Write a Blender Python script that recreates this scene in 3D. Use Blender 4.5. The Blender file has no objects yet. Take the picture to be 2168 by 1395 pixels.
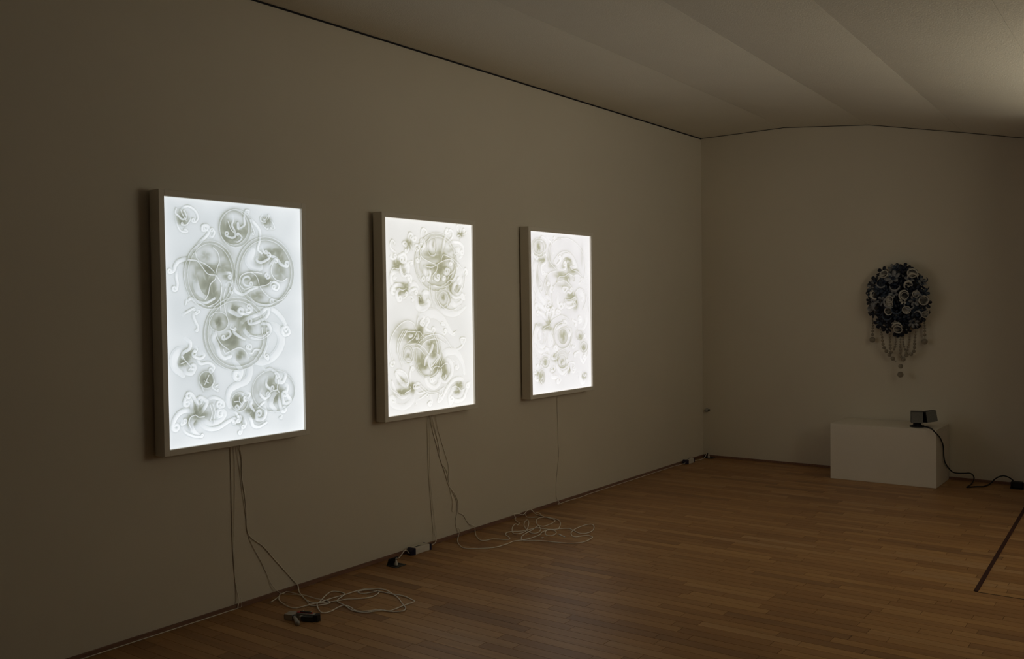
import bpy, bmesh, math, random
import numpy as np
from mathutils import Vector, Matrix
random.seed(7)
C = bpy.context.scene.collection
SC = bpy.context.scene

# ------------------------------------------------------------------ camera
IMG_W, IMG_H, FPX = 2168, 1395, 1984.96
YAW, PITCH, ROLL = 0.63441, -0.02746, -0.01359
CAM = Vector((0.0, -4.1334, 1.6))
_f = Vector((math.cos(YAW)*math.cos(PITCH), math.sin(YAW)*math.cos(PITCH), math.sin(PITCH)))
_r0 = Vector((math.sin(YAW), -math.cos(YAW), 0.0)); _u0 = _r0.cross(_f)
_r = math.cos(ROLL)*_r0 + math.sin(ROLL)*_u0
_u = math.cos(ROLL)*_u0 - math.sin(ROLL)*_r0
cd = bpy.data.cameras.new('camera'); cam = bpy.data.objects.new('camera', cd); C.objects.link(cam)
cd.sensor_fit = 'HORIZONTAL'; cd.sensor_width = 36.0; cd.lens = 36.0*FPX/IMG_W; cd.clip_start = 0.05; cd.clip_end = 100
cam.matrix_world = Matrix(((_r.x, _u.x, -_f.x, CAM.x), (_r.y, _u.y, -_f.y, CAM.y), (_r.z, _u.z, -_f.z, CAM.z), (0, 0, 0, 1)))
SC.camera = cam

# ------------------------------------------------------------------ exposure, world, assumed window, added lamps
vs = SC.view_settings
vs.view_transform = 'Standard'; vs.look = 'None'; vs.gamma = 1.0; vs.use_curve_mapping = False; vs.exposure = 0.0
wd = bpy.data.worlds.new('world'); SC.world = wd; wd.use_nodes = True
wd.node_tree.nodes['Background'].inputs[0].default_value = (0.95, 0.97, 1.0, 1)
wd.node_tree.nodes['Background'].inputs[1].default_value = 0.5
# assumed window of the right-hand wall (out of the frame), lit by added lamps
WIN = dict(x0=4.8, x1=7.35, z0=1.25, z1=2.5)
def area(name, loc, size, power, color, target):
    ld = bpy.data.lights.new(name, 'AREA'); ld.shape = 'RECTANGLE'; ld.size, ld.size_y = size
    ld.energy = power; ld.color = color
    o = bpy.data.objects.new(name, ld); C.objects.link(o); o.location = loc
    o.rotation_euler = (Vector(target)-Vector(loc)).to_track_quat('-Z', 'Z').to_euler()
    return o
area('added_wall_light', (5.35, -4.66, 1.85), (0.9, 1.1), 9.6, (1.0, 0.90, 0.69), (4.6, 0, 3.7))  # area lamp added at the assumed window, tilted up to light the left wall
area('added_uplight', (6.45, -4.66, 2.1), (1.2, 0.7), 15.0, (1.0, 0.94, 0.77), (6.3, 0, 12.5))  # added area lamp by the assumed window, aimed up to brighten the ceiling
area('rear_fill', (-2.3, -2.6, 1.3), (1.6, 2.2), 0.3, (1.0, 0.92, 0.82), (4, -2.6, 1.2))  # added weak fill from behind the camera, no door is built there

# ------------------------------------------------------------------ helpers
def ray(px, py):
    return _f + _r*((px-IMG_W/2)/FPX) - _u*((py-IMG_H/2)/FPX)
def on(axis, val, px, py):                       # where the sight line meets a real plane of the room
    d = ray(px, py); t = (val-CAM[axis])/d[axis]
    return CAM + d*t
def link(o, parent=None):
    C.objects.link(o)
    if parent is not None: o.parent = parent
    return o
def tag(o, label=None, cat=None, group=None, kind=None):
    if label: o['label'] = label
    if cat: o['category'] = cat
    if group: o['group'] = group
    if kind: o['kind'] = kind
    return o
def empty(name, loc, label, cat, group=None, rz=0.0):
    o = bpy.data.objects.new(name, None); C.objects.link(o); o.location = loc; o.rotation_euler.z = rz
    o.empty_display_size = 0.05
    return tag(o, label, cat, group)
class MB:
    """collects shapes and links them as one mesh object"""
    def __init__(s): s.v = []; s.f = []; s.sm = []
    def add(s, vs, fs, smooth=False):
        b = len(s.v); s.v += [tuple(p) for p in vs]
        s.f += [tuple(i+b for i in f) for f in fs]; s.sm += [smooth]*len(fs)
        return s
    def box(s, lo, hi, M=None, ch=0.0):
        (x0, y0, z0), (x1, y1, z1) = lo, hi
        if ch <= 0:
            vs = [(x0,y0,z0),(x1,y0,z0),(x1,y1,z0),(x0,y1,z0),(x0,y0,z1),(x1,y0,z1),(x1,y1,z1),(x0,y1,z1)]
            fs = [(0,3,2,1),(4,5,6,7),(0,1,5,4),(1,2,6,5),(2,3,7,6),(3,0,4,7)]
        else:                                    # chamfered box: 24 corners
            vs = []; idx = {}
            X = (x0, x1); Y = (y0, y1); Z = (z0, z1)
            for i in (0,1):
                for j in (0,1):
                    for k in (0,1):
                        si, sj, sk = (1-2*i), (1-2*j), (1-2*k)
                        for a in range(3):
                            p = [X[i]+si*ch, Y[j]+sj*ch, Z[k]+sk*ch]
                            p[a] = (X[i], Y[j], Z[k])[a]
                            idx[(i,j,k,a)] = len(vs); vs.append(tuple(p))
            fs = []
            for a in range(3):
                b, c = (a+1) % 3, (a+2) % 3
                for s_ in (0,1):
                    q = []
                    for (u_, w_) in ((0,0),(1,0),(1,1),(0,1)):
                        t = [0,0,0]; t[a] = s_; t[b] = u_; t[c] = w_; q.append(idx[(*t, a)])
                    fs.append(tuple(q) if s_ else tuple(q[::-1]))
            for a in range(3):
                b, c = (a+1) % 3, (a+2) % 3
                for u_ in (0,1):
                    for w_ in (0,1):
                        t0 = [0,0,0]; t1 = [0,0,0]; t0[b] = t1[b] = u_; t0[c] = t1[c] = w_; t1[a] = 1
                        q = (idx[(*t0,b)], idx[(*t1,b)], idx[(*t1,c)], idx[(*t0,c)])
                        fs.append(q if (u_ == w_) == False else q[::-1])
            for i in (0,1):
                for j in (0,1):
                    for k in (0,1):
                        q = (idx[(i,j,k,0)], idx[(i,j,k,1)], idx[(i,j,k,2)])
                        fs.append(q if (i+j+k) % 2 else q[::-1])
        if M is not None: vs = [M @ Vector(p) for p in vs]
        return s.add(vs, fs)
    def prism(s, poly, axis, a, b, M=None):      # polygon in the two other axes, extruded along axis
        n = len(poly)
        def P(u, w, t):
            q = [0,0,0]; q[axis] = t; q[(axis+1) % 3] = u; q[(axis+2) % 3] = w; return q
        vs = [P(u, w, a) for u, w in poly]+[P(u, w, b) for u, w in poly]
        if M is not None: vs = [M @ Vector(p) for p in vs]
        fs = [tuple(range(n))[::-1], tuple(range(n, 2*n))]+[(i, (i+1) % n, n+(i+1) % n, n+i) for i in range(n)]
        return s.add(vs, fs)
    def lathe(s, prof, n=20, M=None, smooth=True):  # profile [(r, z)] about z
        vs = []; fs = []
        for (r_, z) in prof:
            for i in range(n):
                a = 2*math.pi*i/n; vs.append((r_*math.cos(a), r_*math.sin(a), z))
        for k in range(len(prof)-1):
            for i in range(n):
                j = (i+1) % n; fs.append((k*n+i, k*n+j, (k+1)*n+j, (k+1)*n+i))
        if prof[0][0] > 1e-6: fs.append(tuple(range(n))[::-1])
        if prof[-1][0] > 1e-6: fs.append(tuple((len(prof)-1)*n+i for i in range(n)))
        if M is not None: vs = [M @ Vector(p) for p in vs]
        return s.add(vs, fs, smooth)
    def tube(s, pts, rad, n=6, cap=True):
        pts = [Vector(p) for p in pts]; m = len(pts)
        rads = rad if hasattr(rad, '__len__') else [rad]*m
        vs = []; fs = []; nrm = None
        for i, p in enumerate(pts):
            t = (pts[min(i+1, m-1)]-pts[max(i-1, 0)])
            t = t.normalized() if t.length > 1e-9 else Vector((0,0,1))
            if nrm is None: nrm = t.orthogonal().normalized()
            nrm = (nrm - t*nrm.dot(t)); nrm = nrm.normalized() if nrm.length > 1e-6 else t.orthogonal().normalized()
            b = t.cross(nrm)
            for k in range(n):
                a = 2*math.pi*k/n; vs.append(p+(nrm*math.cos(a)+b*math.sin(a))*rads[i])
        for i in range(m-1):
            for k in range(n):
                k2 = (k+1) % n; fs.append((i*n+k, i*n+k2, (i+1)*n+k2, (i+1)*n+k))
        if cap: fs.append(tuple(range(n))[::-1]); fs.append(tuple((m-1)*n+k for k in range(n)))
        return s.add(vs, fs, True)
    def ball(s, c, r, n=10, m=6, M=None):
        prof = [(max(r*math.sin(math.pi*i/m), 1e-7), c[2]-r*math.cos(math.pi*i/m)) for i in range(m+1)]
        T = Matrix.Translation((c[0], c[1], 0))
        return s.lathe(prof, n, T if M is None else M @ T)
    def build(s, name, mat, parent=None):
        me = bpy.data.meshes.new(name); me.from_pydata(s.v, [], s.f); me.update()
        bm = bmesh.new(); bm.from_mesh(me); bmesh.ops.recalc_face_normals(bm, faces=bm.faces); bm.to_mesh(me); bm.free()
        me.polygons.foreach_set('use_smooth', s.sm)
        me.materials.append(mat)
        return link(bpy.data.objects.new(name, me), parent)
def spline(pts, sub=6):                          # Catmull-Rom through the points
    P = [Vector(p) for p in pts]
    if len(P) < 3: return P
    Q = [P[0]*2-P[1]]+P+[P[-1]*2-P[-2]]; out = []
    for i in range(1, len(Q)-2):
        a, b, c, d = Q[i-1], Q[i], Q[i+1], Q[i+2]
        for k in range(sub):
            t = k/sub
            out.append(0.5*((2*b)+(c-a)*t+(2*a-5*b+4*c-d)*t*t+(3*b-a-3*c+d)*t**3))
    out.append(P[-1]); return out

# ------------------------------------------------------------------ materials
def mat(name, col, rough=0.6, spec=0.3, metal=0.0, noise=None, bump=None, coat=0.0):
    """noise = (scale, amount, stretch xyz); bump = (scale, strength, distance)"""
    m = bpy.data.materials.new(name); m.use_nodes = True
    nt = m.node_tree; bs = nt.nodes['Principled BSDF']
    bs.inputs['Roughness'].default_value = rough; bs.inputs['Metallic'].default_value = metal
    bs.inputs['Specular IOR Level'].default_value = spec; bs.inputs['Base Color'].default_value = (*col, 1)
    if coat: bs.inputs['Coat Weight'].default_value = coat
    geo = nt.nodes.new('ShaderNodeNewGeometry')
    if noise:
        sc_, am, st = noise
        mp = nt.nodes.new('ShaderNodeMapping'); mp.inputs['Scale'].default_value = st
        nt.links.new(geo.outputs['Position'], mp.inputs['Vector'])
        nz = nt.nodes.new('ShaderNodeTexNoise'); nz.inputs['Scale'].default_value = sc_; nz.inputs['Detail'].default_value = 5
        nt.links.new(mp.outputs[0], nz.inputs['Vector'])
        mr = nt.nodes.new('ShaderNodeMapRange'); mr.inputs[1].default_value = 0.3; mr.inputs[2].default_value = 0.7
        mr.inputs[3].default_value = 1-am; mr.inputs[4].default_value = 1+am
        nt.links.new(nz.outputs['Fac'], mr.inputs[0])
        mx = nt.nodes.new('ShaderNodeVectorMath'); mx.operation = 'SCALE'; mx.inputs[0].default_value = col
        nt.links.new(mr.outputs[0], mx.inputs['Scale']); nt.links.new(mx.outputs[0], bs.inputs['Base Color'])
    if bump:
        nb = nt.nodes.new('ShaderNodeTexNoise'); nb.inputs['Scale'].default_value = bump[0]; nb.inputs['Detail'].default_value = 3
        nt.links.new(geo.outputs['Position'], nb.inputs['Vector'])
        bp = nt.nodes.new('ShaderNodeBump'); bp.inputs['Strength'].default_value = bump[1]; bp.inputs['Distance'].default_value = bump[2]
        nt.links.new(nb.outputs['Fac'], bp.inputs['Height']); nt.links.new(bp.outputs[0], bs.inputs['Normal'])
    return m
M_wall = mat('white_wall_paint', (0.76, 0.70, 0.585), 0.85, 0.15, noise=(1.3, 0.02, (1,1,1)), bump=(260, 0.12, 0.002))
M_dim = mat('charcoal_wall_paint', (0.05, 0.047, 0.043), 0.9, 0.1, noise=(1.3, 0.05, (1,1,1)))  # walls out of view are made dark so they bounce less light
M_ceil = mat('rough_ceiling_plaster', (0.76, 0.72, 0.62), 0.9, 0.1, noise=(2.0, 0.02, (1,1,1)), bump=(130, 0.45, 0.006))
M_gap = mat('dark_shadow_gap', (0.03, 0.03, 0.035), 0.8, 0.1)
M_base = mat('reddish_wood_strip', (0.25, 0.135, 0.092), 0.55, 0.3, noise=(9, 0.2, (1,8,8)))
M_under = mat('dark_subfloor', (0.05, 0.03, 0.018), 0.8, 0.1)
M_frame = mat('white_painted_frame', (0.80, 0.75, 0.65), 0.6, 0.3, noise=(6, 0.02, (1,1,1)))
M_plinth = mat('white_plinth_paint', (0.80, 0.74, 0.64), 0.75, 0.2, noise=(3, 0.02, (1,1,1)))
M_cord = mat('white_plastic_cord', (0.88, 0.83, 0.73), 0.4, 0.4, noise=(30, 0.04, (1,1,1)))
M_black = mat('black_plastic', (0.012, 0.013, 0.015), 0.5, 0.4, noise=(40, 0.1, (1,1,1)))
M_grey = mat('grey_speaker_grille', (0.19, 0.19, 0.175), 0.75, 0.2, noise=(300, 0.25, (1,1,1)))
M_navy = mat('dark_blue_plastic', (0.012, 0.012, 0.045), 0.45, 0.4, noise=(30, 0.1, (1,1,1)))
M_white = mat('white_plastic', (0.75, 0.71, 0.64), 0.5, 0.4, noise=(30, 0.03, (1,1,1)))
M_metal = mat('dull_grey_metal', (0.42, 0.40, 0.36), 0.4, 0.5, metal=0.25, noise=(60, 0.12, (1,1,1)))
M_red = mat('red_plastic', (0.48, 0.02, 0.03), 0.4, 0.4, noise=(60, 0.1, (1,1,1)))
M_socket = mat('dark_grey_socket_metal', (0.06, 0.07, 0.07), 0.45, 0.5, metal=0.4, noise=(60, 0.15, (1,1,1)))

def plank_mat(name, per_object):
    m = bpy.data.materials.new(name); m.use_nodes = True; nt = m.node_tree; bs = nt.nodes['Principled BSDF']
    bs.inputs['Roughness'].default_value = 0.42; bs.inputs['Specular IOR Level'].default_value = 0.35
    geo = nt.nodes.new('ShaderNodeNewGeometry')
    rnd = nt.nodes.new('ShaderNodeObjectInfo').outputs['Random'] if per_object else geo.outputs['Random Per Island']
    mp = nt.nodes.new('ShaderNodeMapping'); mp.inputs['Scale'].default_value = (38, 2.2, 1)
    off = nt.nodes.new('ShaderNodeVectorMath'); off.operation = 'SCALE'; off.inputs[0].default_value = (37, 91, 13)
    nt.links.new(rnd, off.inputs['Scale']); nt.links.new(off.outputs[0], mp.inputs['Location'])
    nt.links.new(geo.outputs['Position'], mp.inputs['Vector'])
    nz = nt.nodes.new('ShaderNodeTexNoise'); nz.inputs['Scale'].default_value = 1.0; nz.inputs['Detail'].default_value = 6; nz.inputs['Roughness'].default_value = 0.6
    nt.links.new(mp.outputs[0], nz.inputs['Vector'])
    r1 = nt.nodes.new('ShaderNodeValToRGB')       # plank to plank
    e = r1.color_ramp.elements
    e[0].position = 0.0; e[0].color = (0.275, 0.142, 0.060, 1)
    e[1].position = 1.0; e[1].color = (0.44, 0.255, 0.118, 1)
    for p, c in ((0.12, (0.318, 0.159, 0.060, 1)), (0.55, (0.385, 0.204, 0.079, 1)), (0.85, (0.439, 0.240, 0.093, 1))):
        q = e.new(p); q.color = c
    nt.links.new(rnd, r1.inputs[0])
    mr = nt.nodes.new('ShaderNodeMapRange'); mr.inputs[1].default_value = 0.25; mr.inputs[2].default_value = 0.75
    mr.inputs[3].default_value = 0.82; mr.inputs[4].default_value = 1.15
    nt.links.new(nz.outputs['Fac'], mr.inputs[0])
    vm = nt.nodes.new('ShaderNodeVectorMath'); vm.operation = 'SCALE'
    nt.links.new(r1.outputs[0], vm.inputs[0]); nt.links.new(mr.outputs[0], vm.inputs['Scale'])
    nt.links.new(vm.outputs[0], bs.inputs['Base Color'])
    return m
M_plank = plank_mat('oak_strip_floor', True); M_plank2 = plank_mat('oak_strip_floor_far', False)

# ------------------------------------------------------------------ the room
XB, YR, XF = 8.917, -4.70, -2.4                   # back wall, right-hand wall, wall behind the camera
# ridges of the faceted vault: (y, z) at the back wall and at x = XF
def ridge(z, px, py, yb):                        # horizontal ridge through a point of the ceiling and a point of the back wall
    q = on(2, z, px, py); s = (q.y-yb)/(q.x-XB)
    return [(yb, z), (yb+s*(XF-XB), z)]
RB = [[(0.0, 3.262), (0.0, 3.262)], ridge(3.268, 1300, 112, -0.871), ridge(3.196, 1400, 0, -1.668), ridge(3.033, 1720, 0, -2.462)]
q1, q2 = on(2, 2.845, 2100, 0), on(2, 2.845, 2168, 112)
s4 = (q2.y-q1.y)/(q2.x-q1.x)
RB.append([(q1.y+s4*(XB-q1.x), 2.845), (q1.y+s4*(XF-q1.x), 2.845)])
RB.append([(YR, 2.66), (YR, 2.66)])
YW = -6.6                                         # the room is wider beside the camera
RB.append([(YW, 2.46), (YW, 2.46)])
def struct(o): o['kind'] = 'structure'; return o
floor = struct(MB().box((XF, YW, -0.10), (XB, 0.0, -0.013)).build('floor', M_under))
ceil_root = bpy.data.objects.new('ceiling', None); C.objects.link(ceil_root); struct(ceil_root)
for a, b in zip(RB[:-1], RB[1:]):
    (ya0, za0), (ya1, za1) = a; (yb0, zb0), (yb1, zb1) = b
    g = 0.0008; t = 0.06
    # a facet is a slightly slack skin between two ridges that fan out: it sags a little between them
    N, K = 36, 8; mb = MB(); lo_ = []; fs_ = []
    for i in range(N+1):
        u = i/N; x = XB+(XF-XB)*u
        y0_, z0_, y1_, z1_ = ya0-g+(ya1-ya0)*u, za0+(za1-za0)*u, yb0+g+(yb1-yb0)*u, zb0+(zb1-zb0)*u
        sag = 0.0135*min(1.0, (XB-x)/1.2)*min(1.0, abs(y1_-y0_)/0.8)
        for j in range(K+1):
            v = j/K; lo_.append((x, y0_+(y1_-y0_)*v, z0_+(z1_-z0_)*v-sag*4*v*(1-v)))
    for i in range(N):
        for j in range(K):
            q = i*(K+1)+j; fs_.append((q, q+K+1, q+K+2, q+1))
    mb.add(lo_, fs_, True)
    up_ = [(XB, ya0-g, za0+t), (XF, ya1-g, za1+t), (XF, yb1+g, zb1+t), (XB, yb0+g, zb0+t)]
    dn_ = [(XB, ya0-g, za0), (XF, ya1-g, za1), (XF, yb1+g, zb1), (XB, yb0+g, zb0)]
    mb.add(dn_+up_, [(7,6,5,4), (0,4,5,1), (1,5,6,2), (2,6,7,3), (3,7,4,0)])
    mb.build('ceiling_panel', M_ceil, ceil_root)
struct(MB().box((XF, 0.0, -0.1), (XB+0.15, 0.15, 3.262)).build('wall_left', M_wall))
prof = [(y, z) for (y, z), _ in RB]
poly = [(YW, -0.1), (0.0, -0.1)]+[(y, z) for y, z in prof]
struct(MB().prism(poly, 0, XB, XB+0.15).build('wall_back', M_wall))
profF = [q for _, q in RB]
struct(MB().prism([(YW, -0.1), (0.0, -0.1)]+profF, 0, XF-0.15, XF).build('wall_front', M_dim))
w = MB()
w.box((4.55, YR-0.15, -0.1), (WIN['x0'], YR, 2.66)); w.box((WIN['x1'], YR-0.15, -0.1), (XB, YR, 2.66))
w.box((WIN['x0'], YR-0.15, -0.1), (WIN['x1'], YR, WIN['z0'])); w.box((WIN['x0'], YR-0.15, WIN['z1']), (WIN['x1'], YR, 2.66))
struct(w.build('wall_right', M_wall))
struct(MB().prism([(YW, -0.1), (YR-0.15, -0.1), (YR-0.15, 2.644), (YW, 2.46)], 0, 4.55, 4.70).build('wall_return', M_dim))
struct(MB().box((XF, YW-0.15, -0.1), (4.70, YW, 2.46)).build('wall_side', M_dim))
FIN = dict(x0=7.42, x1=7.55, y1=-3.45)  # assumed stub wall outside the view, keeps window light off the far end
struct(MB().prism([(YR, 0.0), (FIN['y1'], 0.0), (FIN['y1'], 2.80), (YR, 2.645)], 0, FIN['x0'], FIN['x1']).build('wall_stub_assumed', M_wall))
wf = bpy.data.objects.new('window_assumed', None); C.objects.link(wf); struct(wf)  # frame and pane of the assumed window, never in view
M_wf = mat('white_window_frame', (0.7, 0.69, 0.66), 0.5, 0.3)
for lo_, hi_ in (((WIN['x0'], WIN['z0']), (WIN['x1'], WIN['z0']+0.05)), ((WIN['x0'], WIN['z1']-0.05), (WIN['x1'], WIN['z1'])),
                 ((WIN['x0'], WIN['z0']+0.05), (WIN['x0']+0.05, WIN['z1']-0.05)), ((WIN['x1']-0.05, WIN['z0']+0.05), (WIN['x1'], WIN['z1']-0.05))):
    MB().box((lo_[0], YR-0.12, lo_[1]), (hi_[0], YR-0.07, hi_[1])).build('window_frame', M_wf, wf)
M_pane = mat('window_glass', (0.9, 0.93, 0.92), 0.02, 0.5); M_pane.node_tree.nodes['Principled BSDF'].inputs['Transmission Weight'].default_value = 1.0
MB().box((WIN['x0']+0.05, YR-0.098, WIN['z0']+0.05), (WIN['x1']-0.05, YR-0.092, WIN['z1']-0.05)).build('pane', M_pane, wf)
# trims
struct(MB().box((XF, -0.013, 0.0), (XB, 0.0, 0.022)).build('baseboard_left', M_base))
struct(MB().box((XB-0.013, YR, 0.0), (XB, -0.0135, 0.022)).build('baseboard_back', M_base))
struct(MB().box((XF, -0.006, 3.2525), (XB, 0.0, 3.262)).build('trim_1', M_gap))
bt = MB()
for (y0, z0), (y1, z1) in zip(prof[:-1], prof[1:]):
    bt.add([(XB-0.005, y0, z0-0.0055), (XB-0.005, y1, z1-0.0055), (XB-0.005, y1, z1), (XB-0.005, y0, z0),
            (XB, y0, z0-0.0055), (XB, y1, z1-0.0055), (XB, y1, z1), (XB, y0, z0)],
           [(0,3,2,1), (0,1,5,4), (4,5,6,7), (2,3,7,6), (0,4,7,3), (1,2,6,5)])
struct(bt.build('trim_2', mat('grey_shadow_gap', (0.075, 0.07, 0.065), 0.8, 0.1)))
# floor joint of the hatch on the right
pa, pb = on(2, 0, 2066, 1252), on(2, 0, 2168, 1080)
dj = (pb-pa).normalized(); pe = pa+dj*((XB-0.014-pa.x)/dj.x); nj = Vector((-dj.y, dj.x, 0))
jm = MB(); q = [pa-nj*0.011, pe-nj*0.011, pe+nj*0.011, pa+nj*0.011]
jm.add([(v.x, v.y, 0.0) for v in q]+[(v.x, v.y, 0.0035) for v in q], [(3,2,1,0), (4,5,6,7), (0,1,5,4), (1,2,6,5), (2,3,7,6), (3,0,4,7)])
struct(jm.build('trim_3', mat('dark_red_joint_strip', (0.05, 0.018, 0.016), 0.6, 0.2)))
struct(MB().box((pa.x-0.012, YR, 0.0), (pa.x-0.006, pa.y+0.002, 0.0012)).build('trim_4', M_gap))

# ------------------------------------------------------------------ floor planks
PW, PL, GAP = 0.070, 0.50, 0.0022
unit = MB().box((-0.5, -0.5, -0.012), (0.5, 0.5, 0.0))
um = bpy.data.meshes.new('plank'); um.from_pydata(unit.v, [], unit.f); um.materials.append(M_plank)
def project(p):
    d = p-CAM; z = d.dot(_f)
    if z < 0.3: return None
    return IMG_W/2+FPX*d.dot(_r)/z, IMG_H/2-FPX*d.dot(_u)/z, z
rows = int((XB-0.0-XF)/PW); cand = []
rr = random.Random(3)
for i in range(rows):
    x0 = XB-(i+1)*PW; x1 = x0+PW; y = -0.001-rr.random()*PL
    segs = [(-0.001, y)]
    while y > YW:
        y2 = max(y-PL*rr.choice((0.8, 1.0, 1.0, 1.0, 1.25)), YW); segs.append((y, y2)); y = y2
    for ya, yb in segs:
        if ya-yb < 0.02: continue
        c = Vector(((x0+x1)/2, (ya+yb)/2, 0)); q = project(c); score = 0.0
        if q and -40 < q[0] < IMG_W+40 and q[1] < IMG_H+30: score = (ya-yb)/q[2]**3
        cand.append((score, c, ya-yb))
cand.sort(key=lambda t: -t[0])
rest = MB()
for k, (s_, c, L) in enumerate(cand):
    if k < 300 and s_ > 0:
        o = link(bpy.data.objects.new('plank', um), floor)
        o.location = c; o.scale = (PW-GAP, L-GAP, 1)
    else:
        hx, hy = (PW-GAP)/2, (L-GAP)/2
        rest.box((c.x-hx, c.y-hy, -0.012), (c.x+hx, c.y+hy, 0.0))
ro = rest.build('far_planks', M_plank2, floor); ro['kind'] = 'stuff'

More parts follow.
